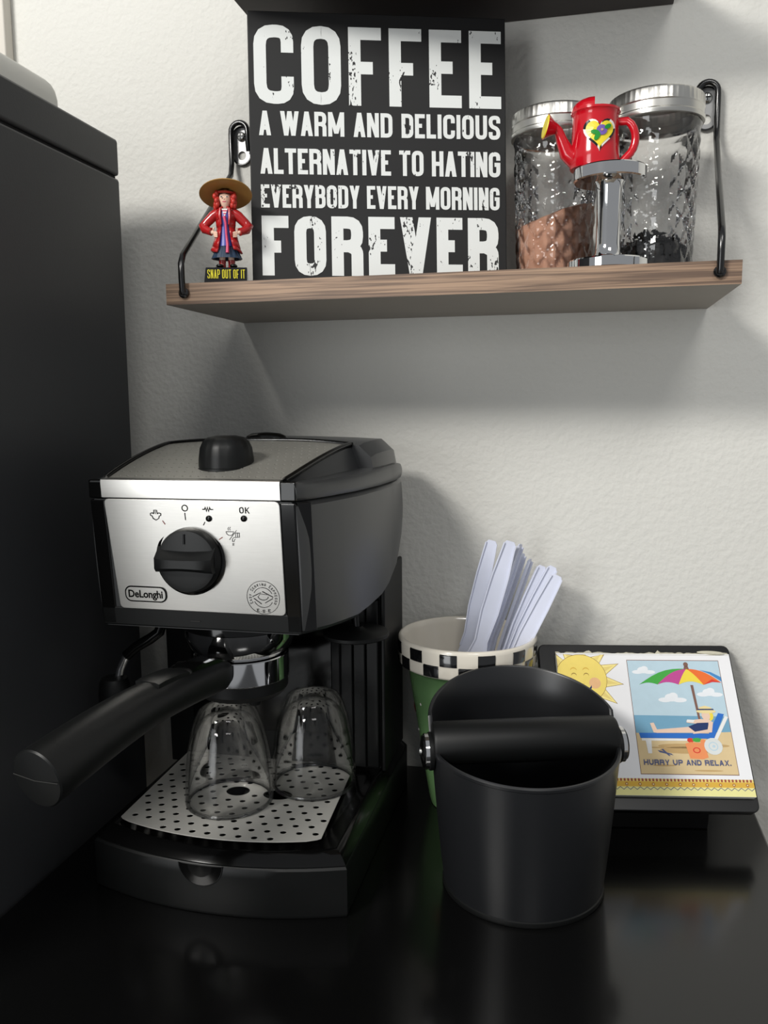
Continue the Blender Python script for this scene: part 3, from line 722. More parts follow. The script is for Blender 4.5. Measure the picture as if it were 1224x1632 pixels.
# grille with staggered holes
gz0 = .0463
GL = [(-.3435 + .1650 * i / 16, -.2190 - .0145 * (1 - (2 * i / 16 - 1) ** 2)) for i in range(17)]
GL[0] = (-.3432, -.2165); GL[1:1] = [(-.3405, -.2190)]; GL[-1] = (-.1790, -.2160); GL[-1:-1] = [(-.1815, -.2185)]
GO = GL + [(-.1875, -.0880), (-.1895, -.0855), (-.1925, -.0845)] + [(-.1925 - .149 * i / 8, -.0845 - .003 * math.sin(PI * i / 8) * -1) for i in range(1, 8)] + [(-.3430, -.0845), (-.3460, -.0860), (-.3470, -.0885)]
def in_poly(p, poly, marg):
    c = False; j = len(poly) - 1; md = 9
    for i in range(len(poly)):
        a, b_ = Vector(poly[j]), Vector(poly[i])
        if (b_.y > p[1]) != (a.y > p[1]) and p[0] < (a.x - b_.x) * (p[1] - b_.y) / (a.y - b_.y) + b_.x: c = not c
        q = Vector(p); d_ = b_ - a; k = max(0, min(1, (q - a).dot(d_) / max(d_.dot(d_), 1e-12))); md = min(md, (q - a - d_ * k).length)
        j = i
    return c and md > marg
big = [(-.2700, -.1560, .0100, .0088), (-.2350, -.1560, .0125, .0088)]
holes = []
for r in range(13):
    y = -.2265 + r * .01080
    for c_ in range(24):
        x = -.3400 + c_ * .01240 + (.0062 if r % 2 else 0)
        yy = y + .0060 * (abs((x + .2610) / .0825) ** 2) * (1 - r / 13)
        if not in_poly((x, yy), GO, .0040): continue
        if any(((x - bx) / (rx + .005)) ** 2 + ((yy - by) / (ry + .005)) ** 2 < 1 for bx, by, rx, ry in big): continue
        holes.append([(x + .0026 * math.cos(2 * PI * q / 10), yy + .0026 * math.sin(2 * PI * q / 10)) for q in range(10)])
for bx, by, rx, ry in big: holes.append([(bx + rx * math.cos(2 * PI * q / 24), by + ry * math.sin(2 * PI * q / 24)) for q in range(24)])
mb = MB(); add_holed(mb, GO, holes, lambda a, b_, h: (a, b_, gz0 + .0008 + h), .0006); mb.build('drip_grille', 'grille', t, smooth=25)
mb = MB(); mb.sheet([(x * .985 - .2615 * .015, y) for x, y in [(-.342, -.214), (-.18, -.214), (-.19, -.088), (-.345, -.088)]], lambda a, b_, h: (a, b_, .04625)); mb.build('tray_shade_sheet', 'well_shade', tray, smooth=0)  # flat black sheet painted as the shaded depth under the holes

# --- rear column with ribbed water tank
mb = MB(); lp = []
for z in (.0380, .2150):
    lp.append([(x, y, z) for x, y in [(-.3640 + (z - .04) * -.01, -.090), (-.198, -.090), (-.198, -.0845), (-.163, -.0845), (-.163, -.0800)] + arc(-.172, -.020, .010, 0, 90, 4) + arc(-.352, -.020, .010, 90, 180, 4)])
mb.loft(lp); col_ = mb.build('column', 'plastic', t, bevel=.001)
mb = MB(); mb.box(-.340, -.206, -.0915, -.0895, .075, .198); mb.build('back_panel', 'gloss', col_, bevel=.0008)
for i in range(4):
    x = -.2095 + i * .0115
    mb = MB(); mb.box(x, x + .0108, -.0905 - .0014 * (1 - abs(i - 1.5) / 2), -.078, .048, .200); o = mb.build('tank_rib', 'plastic', t, bevel=.0012)
mb = MB(); mb.box(-.1625, -.1585, -.088, -.012, .044, .225); mb.build('side_post', 'rubber', t, bevel=.0015)

# --- head
HW = [(-.240, -.3402, -.1853), (-.232, -.3425, -.1805), (-.21, -.3475, -.1722), (-.17, -.3530, -.1605), (-.12, -.3570, -.1530), (-.075, -.3575, -.1505), (-.045, -.3560, -.1522), (-.020, -.3520, -.1580), (-.004, -.344, -.168), (.004, -.334, -.180)]
HB = [(-.240, .2065), (-.17, .2050), (-.13, .2080), (-.10, .2150), (-.07, .2300), (-.045, .2500), (-.02, .2560), (.004, .257)]
ys = [-.240, -.236, -.232, -.221, -.21, -.19, -.17, -.145, -.12, -.10, -.085, -.075, -.06, -.045, -.032, -.020, -.012, -.004, .004]
def head_sections(z0f, z1f, inset=0., yoff=None, cr=.003):
    lp = []
    for y in ys:
        xl, xr = lerp(HW, y); z0, z1 = z0f(y), z1f(y)
        e = inset
        sec = [(xl + e + cr, z0), (xr - e - cr, z0), (xr - e, z0 + cr)] + [(xr - e + .0012 * math.sin(PI * k / 6), z0 + cr + (z1 - z0 - 2 * cr) * k / 6) for k in range(1, 6)] + [(xr - e, z1 - cr), (xr - e - cr, z1), (xl + e + cr, z1), (xl + e, z1 - cr)] + [(xl + e - .0012 * math.sin(PI * k / 6), z1 - cr - (z1 - z0 - 2 * cr) * k / 6) for k in range(1, 6)] + [(xl + e, z0 + cr)]
        lp.append([(x, (y + (.010 * (.302 - z) / .10 if y < -.23 else .010 * max(0, (-.20 - y) / .03) * (.302 - z) / .10 if y < -.2 else 0)), z) for x, z in sec])
    return lp
mb = MB(); mb.loft(head_sections(lambda y: lerp(HB, y)[0], lambda y: .3018)); head = mb.build('head_housing', 'flank', t, smooth=35)
# glossy corner uprights of the front
for x0, x1 in ((-.3408, -.3285), (-.1968, -.1850)):
    mb = MB(); mb.loft([[(x0, -.2408 + (.3015 - z) * .10, z), (x1, -.2408 + (.3015 - z) * .10, z), (x1, -.232 + (.3015 - z) * .10, z), (x0, -.232 + (.3015 - z) * .10, z)] for z in (.2072, .3015)]); mb.build('front_upright', 'gloss', head, bevel=.0015)
mb = MB(); mb.loft([[(-.3408 + 0, -.2408 + (.3015 - z) * .10, z), (-.185, -.2408 + (.3015 - z) * .10, z), (-.185, -.232 + (.3015 - z) * .10, z), (-.3408, -.232 + (.3015 - z) * .10, z)] for z in (.2068, .2215)]); fb = mb.build('front_bar', 'plastic', head, bevel=.0015)
mb = MB(); mb.box(-.2695, -.2620, -.2328, -.2318, .2128, .2133); mb.build('moulded_mark', 'greyprint', fb)
mb = MB(); mb.loft([[(x, y, z) for x, y, _ in [(a, b_, 0) for a, b_ in [(-.1845, -.2385 + (.3015 - z) * .1), (-.1775, -.2290 + (.3015 - z) * .09), (-.1790, -.2270 + (.3015 - z) * .09), (-.1850, -.2350 + (.3015 - z) * .1)]]] for z in (.2080, .3012)]); mb.build('corner_strip', 'gloss', head, bevel=.0006)
# shoulder ring above the seam
mb = MB(); mb.loft(head_sections(lambda y: .3026, lambda y: .3150 + .0015 * max(0, min(1, (y + .20) / .1)) - .006 * max(0, (y + .06) / .06), inset=.0004, cr=.0008)); sh = mb.build('head_shoulder', 'flank', t, smooth=35)
for x0, x1 in ((-.3412, -.3300), (-.1962, -.1845)):
    mb = MB(); mb.box(x0, x1, -.2412, -.2330, .3024, .3158); mb.build('shoulder_corner', 'gloss', sh, bevel=.0012)
# top surface: dome with a recessed perforated plate
def topz(x, y):
    u = (x + .262) / .085
    v = max(0, min(1, (y + .238) / .125))
    return .3152 + .0228 * (1 - (1 - v) ** 1.35) - .0040 * abs(u) ** 3 * v
def top_half(y): 
    v = max(0, min(1, (y + .238) / .20)); return -.330 - .015 * v ** .7, -.1945 + .022 * v ** .8
mb = MB(); lp = []
for y in (-.236, -.225, -.21, -.19, -.17, -.15, -.13, -.115):
    a, b_ = top_half(y); N0 = 16
    row = [(a + (b_ - a) * i / N0, y, topz(a + (b_ - a) * i / N0, y) - .0015) for i in range(N0 + 1)]
    lp.append([(a - .0075, y, .311)] + row + [(b_ + .0085, y, .311)])
mb.loft(lp); mb.build('top_housing', 'flank', t, smooth=35)
mb = MB()
PO = []
for i in range(13): PO.append((-.3295 + .1330 * i / 12, -.2365))
for i in range(1, 9):
    y = -.2365 + .1165 * i / 9; PO.append((top_half(y)[1] - .0025, y))
PO += [(-.1815, -.119), (-.184, -.1172)]
for i in range(1, 12): PO.append((-.184 - .150 * i / 12, -.1172))
PO += [(-.336, -.1172), (-.3395, -.119)]
for i in range(8, 0, -1):
    y = -.2365 + .1165 * i / 9; PO.append((top_half(y)[0] + .0025, y))
holes = []
for r in range(11):
    y = -.2285 + r * .0102
    for c_ in range(26):
        x = -.3290 + c_ * .0062 + (.0031 if r % 2 else 0)
        if in_poly((x, y), PO, .003): holes.append([(x + .00105 * math.cos(2 * PI * q / 8), y + .0011 * math.sin(2 * PI * q / 8)) for q in range(8)])
add_holed(mb, PO, holes, lambda a, b_, h: (a, b_, topz(a, b_) - .0012 + h), .0016); mb.build('cup_warmer_plate', 'topplate', t, smooth=30)
for s_ in (0, 1):
    mb = MB(); pts = []
    for i in range(12):
        y = -.236 + .120 * i / 11; x = top_half(y)[s_] + (.0002 if s_ == 0 else -.0002); pts.append((x, y, topz(x, y) + .0012))
    mb.tube(pts, .0019, 8); mb.build('plate_rim', 'gloss', sh, smooth=60)
mb = MB(); mb.tube([(-.343 + .165 * i / 16, -.1150, topz(-.343 + .165 * i / 16, -.115) + .0008) for i in range(17)], .0020, 8); mb.build('plate_rim', 'gloss', sh, smooth=60)
# rear hood / tank lid
mb = MB(); lp = []
for y, zt, e in ((-.1145, .3365, .004), (-.105, .3385, .002), (-.085, .3395, 0), (-.05, .3395, .0), (-.03, .3375, .003), (-.018, .332, .008), (-.012, .318, .014)):
    row = [(-.3510 + e, y, .3055), (-.3475 + e, y, .318), (-.338 + e, y, zt - .0075), (-.320, y, zt - .0025), (-.29, y, zt - .0003), (-.262, y, zt + .0004), (-.23, y, zt), (-.195, y, zt - .0010), (-.1690 - e, y, zt - .0022), (-.1590 - e, y, zt - .0115), (-.1550 - e, y, .3055)]
    lp.append(row)
mb.loft(lp); mb.build('rear_hood', 'flank', t, smooth=25)
mb = MB(); mb.lathe([(.018, 0), (.018, .003), (.0165, .0056), (.012, .0078), (.001, .0088)], (-.2600, -.0960, .3360), 32, sx=1.05, sy=.55, cap=True); mb.build('tank_cap', 'gloss', t, smooth=60)
# steam dial on top
kx, ky, kz = -.2535, -.1965, .3205
lp = []; n = 60
for r, z in ((.0220, 0), (.0220, .0015), (.0205, .0020), (.0202, .009), (.0192, .0160), (.0170, .0210), (.0135, .0238), (.008, .0250), (.0005, .0252)):
    lp.append([(kx + (r - (.0006 if k % 6 == 0 and .002 < z < .022 else 0)) * math.cos(2 * PI * k / n), ky + (r - (.0006 if k % 6 == 0 and .002 < z < .022 else 0)) * math.sin(2 * PI * k / n), kz + z) for k in range(n)])
mb = MB(); mb.loft(lp); mb.build('steam_dial', 'plastic', t, smooth=35)

# --- steel front: strip and panel
fy = lambda z: -.2412 + (.3015 - z) * .10
mb = MB(); mb.loft([[(-.3305, fy(z) - .0003 + dy, z), (-.1957, fy(z) - .0003 + dy, z), (-.1957, -.233, z), (-.3305, -.233, z)] for z, dy in ((.3033, .0), (.3135, 0.0), (.3160, .0006), (.3166, .0016), (.3168, .0032))]); mb.build('steel_strip', 'steel', t, smooth=40)
mb = MB()
pan = rrect(-.3292, -.1962, .2205, .3024, .0035, 4)
pan = [(x + (.0045 * (.3024 - z) / .08 if x < -.262 else -.0 * (.3024 - z)), z) for x, z in pan]
mb.prism(pan, lambda a, b_, h: (a, fy(b_) + .001 - h, b_), .0016); panel = mb.build('front_panel', 'steel', t, bevel=.0005)
# printed marks: helper working on the panel face
pf = lambda a, b_, h: (a, fy(b_) - .00085 - h, b_)
# dial
dx, dz = -.2652, .2600
c = (dx, fy(dz) - .0006, dz)
mb = MB(); mb.lathe([(.0262, 0), (.0262, -.0012), (.0248, -.0016), (.0240, -.0008), (.001, -.0008)], c, 64, 'y'); dial = mb.build('dial', 'gloss', t, smooth=30)
mb = MB(); mb.lathe([(.0235, -.0010), (.0228, -.0070), (.0215, -.0088), (.018, -.0094), (.001, -.0096)], (dx + .0010, c[1], dz - .0005), 64, 'y'); mb.build('dial_disc', 'plastic', dial, smooth=30)
mb = MB()
lp = []
for i in range(13):
    u = -1 + 2 * i / 12; x = dx + .0005 + .0215 * u; wv = .0036 + .0016 * abs(u) ** 2; dp = .0175 - .0030 * abs(u) ** 4
    lp.append([(x, c[1] - .0070, dz - .0020 - wv - .001), (x, c[1] - dp + .002, dz - .0025 - wv), (x, c[1] - dp, dz - .0015 - wv * .7), (x, c[1] - dp, dz + .0002 + wv * .4), (x, c[1] - dp + .003, dz + .0015 + wv * .7), (x, c[1] - .0070, dz + .0045 + wv)])
mb.loft(lp); mb.build('dial_grip', 'plastic', dial, smooth=40)
mb = MB(); mb.tube([(dx, c[1] - .0098, dz + .0120), (dx, c[1] - .0096, dz + .0190)], .0008, 8); mb.build('dial_pointer', 'gloss', dial, smooth=60)
# writing and symbols
def ribbon(mb, pts, sw, closed=False):
    for q in stroke([tuple(p) for p in pts], sw, closed): mb.sheet(q, pf)
mb = MB()
put_text(mb, line_polys('OK', -.2258, -.2183, .2937, .0044, .0007, .0010, .001), pf); mb.build('ok_lettering', 'print', panel, smooth=0, recalc=False)
mb = MB(); ribbon(mb, arc(-.2665, .2966, .0021, 0, 360, 20)[:-1], .0007, True); mb.build('off_symbol', 'print', panel, smooth=0, recalc=False)
mb = MB(); zz = [(-.2533, .2960), (-.2515, .2960), (-.2510, .2975), (-.2502, .2945), (-.2494, .2975), (-.2486, .2945), (-.2478, .2975), (-.2473, .2960), (-.2452, .2960)]; ribbon(mb, zz, .0007); mb.build('heating_symbol', 'print', panel, smooth=0, recalc=False)
mb = MB()
ribbon(mb, [(-.2893 + a, .2875 + b_) for a, b_ in [(0, 0), (.0022, .0012), (.0028, .0030), (.0040, .0034), (.0040, .0048), (.0026, .0052), (.0014, .0046), (.0010, .0074)]], .0006)
ribbon(mb, [(-.2893 - a, .2875 + b_) for a, b_ in [(0, 0), (.0022, .0012), (.0028, .0030), (.0040, .0034), (.0040, .0048), (.0026, .0052), (.0014, .0046), (.0010, .0074)]], .0006)
ribbon(mb, [(-.2893, .2918), (-.2893, .2952)], .0004)
mb.build('steam_symbol', 'print', panel, smooth=0, recalc=False)
mb = MB(); ribbon(mb, [(-.2666, .2880), (-.2668, .2932)], .0006); mb.build('dial_mark', 'print', panel, smooth=0, recalc=False)
mb = MB(); ribbon(mb, [(-.2844, .2872), (-.2826, .2845)], .0006); mb.build('dial_mark', 'redprint', panel, smooth=0, recalc=False)
mb = MB(); ribbon(mb, [(-.2534, .2846), (-.2520, .2870)], .0006); mb.build('dial_mark', 'print', panel, smooth=0, recalc=False)
mb = MB(); ribbon(mb, [(-.2424, .2746), (-.2396, .2764)], .0006); mb.build('dial_mark', 'redprint', panel, smooth=0, recalc=False)
for x, z in ((-.2488, .2895), (-.2228, .2901)):
    mb = MB(); mb.lathe([(.0023, 0), (.0022, -.0008), (.0012, -.0014), (.0003, -.0015)], (x, fy(z) - .0006, z), 20, 'y', cap=True); mb.build('indicator_lamp', 'gloss', panel, smooth=60)
mb = MB()   # cup / tap symbol
X, Z_ = -.2368, .2805
ribbon(mb, [(X, Z_), (X + .0006, Z_ - .0018), (X + .0020, Z_ - .0026), (X + .0040, Z_ - .0026), (X + .0054, Z_ - .0010), (X + .0056, Z_), (X, Z_)], .00035)
ribbon(mb, [(X + .0020, Z_ + .0008), (X + .0016, Z_ + .0022), (X + .0024, Z_ + .0034)], .0003); ribbon(mb, [(X + .0032, Z_ + .0008), (X + .0028, Z_ + .0022), (X + .0036, Z_ + .0034)], .0003)
ribbon(mb, [(X + .0022, Z_ - .0058), (X + .0080, Z_ + .0012)], .0004)
ribbon(mb, [(X + .0070, Z_ - .0038), (X + .0070, Z_ - .0008), (X + .0098, Z_ - .0008), (X + .0098, Z_ - .0038), (X + .0058, Z_ - .0040), (X + .0044, Z_ - .0052), (X + .0044, Z_ - .0070), (X + .0056, Z_ - .0070), (X + .0060, Z_ - .0056), (X + .0070, Z_ - .0050)], .00035)
ribbon(mb, [(X + .0084, Z_ - .0038), (X + .0084, Z_ - .0008)], .00035)
ribbon(mb, [(X + .0046, Z_ - .0080), (X + .0044, Z_ - .0100)], .0003); ribbon(mb, [(X + .0054, Z_ - .0080), (X + .0052, Z_ - .0100)], .0003)
mb.build('coffee_water_symbol', 'greyprint', panel, smooth=0, recalc=False)
# round emblem
ex, ez = -.2124, .2335
mb = MB(); ribbon(mb, arc(ex, ez, .0121, 0, 360, 48)[:-1], .00032, True)
ribbon(mb, arc(ex, ez, .0073, 25, 155, 18), .0004); ribbon(mb, arc(ex, ez, .0073, 205, 335, 18), .0004)
ribbon(mb, [(ex - .0080, ez + .0003), (ex - .0016, ez + .0036)], .0006); ribbon(mb, [(ex - .0004, ez + .0045), (ex + .0074, ez + .0006)], .0006)
ribbon(mb, [(ex + .0072, ez - .0003), (ex + .0012, ez - .0040)], .0006); ribbon(mb, [(ex - .0070, ez - .0008), (ex - .0014, ez - .0048)], .0006)
ribbon(mb, arc(ex, ez + .0008, .0038, 180, 360, 12, ry=.0026), .0005); ribbon(mb, [(ex - .0034, ez + .0008), (ex - .0022, ez + .0026), (ex + .0030, ez + .0022)], .0003)
def ring_text(s_, a0, a1, r, h, flip=False):
    for i, ch in enumerate(s_):
        if ch == ' ': continue
        a = math.radians(a0 + (a1 - a0) * i / (len(s_) - 1)); hh = h * (1.25 if (i == 0 or s_[i - 1] == ' ') else 1)
        for q in letter_polys(ch, -.0006, 0, .0012, hh, .00028):
            if flip: mb.sheet([(ex + r * math.cos(a) - (-u) * math.sin(a) * -1 * -1 if False else ex + (r - v) * math.cos(a) - u * math.sin(a), ez + (r - v) * math.sin(a) + u * math.cos(a)) for u, v in q], pf)
            else: mb.sheet([(ex + (r + v) * math.cos(a) + u * math.sin(a), ez + (r + v) * math.sin(a) - u * math.cos(a)) for u, v in q], pf)
ring_text('EASY SERVING ESPRESSO', 205, -25, .0087, .0018)
for i, ch in enumerate('ESE'):
    for q in letter_polys(ch, ex - .0052 + i * .0042, ez - .0112 + (.0 if i == 1 else .0006), .0018, .0022, .00042): mb.sheet(q, pf)
for dx_ in (-.0021, .0021): mb.sheet([(ex + dx_ - .0002, ez - .0105), (ex + dx_ + .0002, ez - .0105), (ex + dx_ + .0002, ez - .0101), (ex + dx_ - .0002, ez - .0101)], pf)
mb.build('round_emblem', 'greyprint', panel, smooth=0, recalc=False)
# maker's badge
mb = MB(); bx0, bx1, bz0, bz1 = -.3192, -.2862, .2262, .2382
out = rrect(bx0, bx1, bz0, bz1, .0050, 8); mb.prism(out, lambda a, b_, h: (a, fy(b_) - .0006 - h, b_), .0007); badge = mb.build('badge', 'gloss', panel)
mb = MB(); mb.prism(rrect(bx0 + .0010, bx1 - .0010, bz0 + .0010, bz1 - .0010, .0042, 8), lambda a, b_, h: (a, fy(b_) - .0012 - h, b_), .0003); mb.build('badge_plate', 'steel', badge)
cu = bpy.data.curves.new('badge_lettering', 'FONT'); cu.body = 'DeLonghi'; cu.size = .0078; cu.offset = .00022; cu.extrude = 0; cu.space_character = .98; cu.resolution_u = 3
tmp = bpy.data.objects.new('tmp', cu); COL.objects.link(tmp); bpy.context.view_layer.update()
tm = bpy.data.meshes.new_from_object(tmp.evaluated_get(bpy.context.evaluated_depsgraph_get())); bpy.data.objects.remove(tmp)
xs = [v.co.x for v in tm.vertices]; kx_ = (.0272) / (max(xs) - min(xs))
for v in tm.vertices:
    a = -.3163 + (v.co.x - min(xs)) * kx_; b_ = .2297 + v.co.y; v.co = (a + .257, fy(b_) - .00165 + .12, b_)
tm.materials.clear(); tm.materials.append(M['print']); o = bpy.data.objects.new('badge_lettering', tm); COL.objects.link(o); o.parent = badge

# --- group head and portafilter
Gx, Gy = -.2590, -.1660
mb = MB(); mb.lathe([(.0440, .2060), (.0440, .1880), (.0405, .1790), (.0360, .1740), (.0352, .1730), (.001, .1730)], (Gx, Gy, 0), 64); mb.build('group_head', 'chrome', t, smooth=30)
mb = MB(); mb.lathe([(.0455, .2060), (.0462, .2040), (.0462, .1960), (.0445, .1950), (.0441, .206)], (Gx, Gy, 0), 64, sx=1); mb.build('group_collar', 'gloss', t, smooth=30)
mb = MB(); mb.lathe([(.001, .1722), (.0368, .1722), (.0378, .1716), (.0378, .1535), (.0370, .1525), (.001, .1525)], (Gx, Gy, 0), 64); pf_ring = mb.build('portafilter', 'chrome', t, smooth=30)
pf_ring['label'] = 'steel filter holder ring'
mb = MB(); mb.lathe([(.001, .1523), (.0366, .1523), (.0366, .1440), (.0330, .1395), (.016, .1375), (.001, .1372)], (Gx, Gy, 0), 48); mb.build('filter_base', 'rubber', pf_ring, smooth=30)
for dx_, dy_ in ((-.012, 0), (.012, -.004)):
    mb = MB(); mb.lathe([(.0055, .1385), (.0055, .1320), (.0048, .1300), (.0036, .1300), (.003, .134)], (Gx + dx_, Gy + dy_, 0), 16); mb.build('spout', 'rubber', pf_ring, smooth=40)
A = Vector((-.2620, -.2020, .1660)); B = Vector((-.2980, -.3750, .1558))
ax = (B - A).normalized(); ctrl = []
for i in range(25):
    k = i / 24; p = A.lerp(B, k); p.z += .0085 * math.sin(PI * k) * .8; ctrl.append(p)
lp = []
for i, p in enumerate(ctrl):
    k = i / 24; tan = (ctrl[min(i + 1, 24)] - ctrl[max(i - 1, 0)]).normalized()
    side = tan.cross(Vector((0, 0, 1))).normalized(); up = side.cross(tan).normalized()
    rv = .0112 + .0076 * k ** .8; rh = .0140 + .0046 * k
    if i == 0: rv *= .82; rh *= .82
    if k > .98: rv *= .985; rh *= .985
    flatk = max(0, 1 - k / .45)     # squarish near the ring, round at the end
    sec = []
    for j in range(32):
        a = 2 * PI * j / 32; ca, sa = math.cos(a), math.sin(a)
        e = 1 - .45 * flatk
        X_ = math.copysign(abs(ca) ** e, ca); Z__ = math.copysign(abs(sa) ** e, sa)
        sec.append(p + side * (rh * X_) + up * (rv * Z__))
    lp.append(sec)
mb = MB(); mb.loft([lp[0]] + lp, cap=False); mb.add(lp[0], [tuple(range(32))]); hd_ = mb.build('handle_grip', 'rubber', pf_ring, smooth=45)
# end cap
tan = (ctrl[-1] - ctrl[-2]).normalized(); side = tan.cross(Vector((0, 0, 1))).normalized(); up = side.cross(tan).normalized(); lp2 = []
for rr_, q in ((1.0, 0), (1.0, .0008), (.95, .0018), (.6, .0026), (.02, .0030)):
    lp2.append([ctrl[-1] + tan * q + side * (.0184 * rr_ * math.cos(2 * PI * j / 40)) + up * (.0187 * rr_ * math.sin(2 * PI * j / 40)) for j in range(40)])
mb = MB(); mb.loft(lp2); cap_ = mb.build('end_cap', 'plastic', hd_, smooth=35)
mb = MB(); mb.tube([ctrl[-1] + tan * .0026 + side * -.0172 + up * .001, ctrl[-1] + tan * .0033, ctrl[-1] + tan * .0026 + side * .0172 + up * .001], .0003, 5); mb.build('moulding_line', 'greyprint', cap_)
# thumb latch on the handle
def on_handle(k, s_, h):
    i = k * 24; i0 = int(min(23, math.floor(i))); f_ = i - i0; p = ctrl[i0].lerp(ctrl[i0 + 1], f_); tn = (ctrl[i0 + 1] - ctrl[i0]).normalized()
    sd_ = tn.cross(Vector((0, 0, 1))).normalized(); u_ = sd_.cross(tn).normalized(); rv = .0112 + .0076 * k ** .8
    return p + sd_ * s_ + u_ * (rv + h)
for nm, k0, k1, wd, hh, mt in (('latch', .04, .26, .0095, .0028, 'gloss'), ('latch_slider', .28, .46, .0100, .0012, 'plastic')):
    lp = []
    for i in range(6):
        k_ = k0 + (k1 - k0) * i / 5; hq = hh * (1 if 0 < i < 5 else .3)
        lp.append([on_handle(k_, -wd, -.004), on_handle(k_, -wd, hq - .001), on_handle(k_, -wd * .7, hq), on_handle(k_, wd * .7, hq), on_handle(k_, wd, hq - .001), on_handle(k_, wd, -.004)])
    mb = MB(); mb.loft(lp); mb.build(nm, mt, hd_, smooth=30)
# steam wand
pts = [(-.3345, -.1500, .2080), (-.3390, -.1505, .1790), (-.3470, -.1520, .1730), (-.3590, -.1540, .1660), (-.3680, -.1550, .1580), (-.3735, -.1560, .1470), (-.3765, -.1570, .1330), (-.3775, -.1575, .1240)]
mb = MB(); mb.tube(pts[1:5] if False else [pts[0], (-.3365, -.15, .187)] + pts[1:5], .0046, 12); wand = mb.build('steam_wand_sleeve', 'gloss', t, smooth=60)
mb = MB(); mb.tube(pts[3:], .0036, 12); wand = mb.build('steam_wand', 'chrome', t, smooth=60)
mb = MB(); mb.lathe([(.0070, .1400), (.0105, .1390), (.0125, .1350), (.0135, .1280), (.0140, .1000), (.0120, .0860), (.0060, .084)], (-.3785, -.1580, 0), 32, cap=True); mb.build('froth_sleeve', 'rubber', wand, smooth=35)
# tamper disc under the head
mb = MB(); mb.lathe([(.001, .1755), (.0265, .1755), (.0278, .1765), (.0278, .1790), (.0265, .1800), (.0090, .1812), (.0050, .1840), (.001, .1840)], (-.1765, -.1180, 0), 48); td = mb.build('tamping_disc', 'rubber', t, smooth=35)
mb = MB(); mb.tube([(-.1755, -.118, .1815), (-.1765, -.117, .190), (-.1775, -.116, .2100)], .0024, 10); mb.build('disc_stem', 'plastic', td, smooth=60)

# ================================================================ TUMBLERS (upside down)
def tumbler(label, x, y, z, rot=0):
    t = thing('tumbler', label, 'glass', (x, y, z), 'upturned glasses on the drip grille', world=False, rot=(0, 0, rot))
    prof = [(.0320, .0006), (.0342, .0001), (.0352, .0010), (.0356, .0050), (.0353, .0150), (.0343, .0300), (.0325, .0450), (.0300, .0580), (.0268, .0690), (.0240, .0755), (.0215, .0785), (.0185, .0795), (.0165, .0785), (.001, .0777)]
    inner = [(.0330, .0012), (.0332, .0060), (.0328, .0160), (.0317, .0300), (.0298, .0440), (.0270, .0560), (.0234, .0650), (.0190, .0700), (.0120, .0722), (.001, .0725)]
    mb = MB(); mb.lathe(prof, n=64); mb.build('outer_wall', 'glass', t, smooth=60)
    mb = MB(); mb.lathe(inner, n=64); mb.build('inner_wall', 'glass', t, smooth=60)
    mb = MB(); mb.lathe([(.0318, .0010), (.0330, .0001), (.0350, .0003), (.0357, .0016), (.0354, .0030), (.0340, .0032), (.0325, .0026), (.0318, .0010)], n=64); mb.build('rim', 'glass', t, smooth=60)
    return t
tumbler('clear glass upside down at the front of the steel grille', -.2700, -.1730, .0479)
tumbler('clear glass upside down at the back right of the steel grille', -.2120, -.1290, .0479, .6)

# ================================================================ KNOCK BOX
KX, KY = -.0340, -.1610
t = thing('knock_box', 'matte black round bucket with a padded bar across its top', 'bucket', (KX, KY, 0), rot=(0, 0, math.radians(17)))
def kh(a):
    """height of the rim at angle a (0 = +x, 90 = wall side)"""
    s_ = math.sin(a); 
    if s_ > 0:
        k = min(1, s_ / .16); k = k * k * (3 - 2 * k)
        return .1130 + (.0185 + .0200 * max(0, s_ - .1)) * k
    return .1130 - .0050 * (-s_) ** 1.2
def kr(z): return .0600 + .0135 * min(1, z / .150) ** .8
n = 128
zs = [0, .003, .02, .05, .08, .095]
lp = []
for i, z in enumerate(zs):
    r = kr(z) - (.003 if i == 0 else 0); lp.append([(KX + r * math.cos(2 * PI * k / n), KY + r * math.sin(2 * PI * k / n), z + .0008) for k in range(n)])
def ring(frac, dr, dz=0):
    out = []
    for k in range(n):
        a = 2 * PI * k / n; z = .095 + (kh(a) - .095) * frac + dz; r = kr(z) + dr; out.append((KX + r * math.cos(a), KY + r * math.sin(a), z))
    return out
lp += [ring(.5, 0), ring(1, 0, -.0035), ring(1, .0008, -.0028), ring(1, .0008, -.0008), ring(1, 0, 0), ring(1, -.0018, 0), ring(1, -.0024, -.001), ring(.5, -.0024)]
for z in (.09, .05, .012): lp.append([(KX + (kr(z) - .0024) * math.cos(2 * PI * k / n), KY + (kr(z) - .0024) * math.sin(2 * PI * k / n), z) for k in range(n)])
mb = MB(); mb.loft(lp); mb.build('bucket', 'knock', t, smooth=40)
mb = MB(); mb.lathe([(.0585, .0002), (.0612, .0002), (.0618, .0014), (.0616, .0040), (.0600, .0050)], (KX, KY, 0), 64); mb.build('foot_ring', 'rubber', t, smooth=40)
bz = .1120
tl = Matrix.Rotation(0.0, 3, 'Z')
lp = []
for i, (u, r) in enumerate(((-.0705, .012), (-.0700, .0150), (-.0680, .0162), (0, .0165), (.0680, .0162), (.0700, .0150), (.0705, .012))):
    lp.append([(KX + u, KY + r * math.cos(2 * PI * k / 36), bz + .002 + r * 1.0 * math.sin(2 * PI * k / 36)) for k in range(36)])
mb = MB(); mb.loft(lp); bar = mb.build('knock_bar', 'rubber', t, smooth=40); bar['label'] = 'thick rubber-covered bar across the bucket'
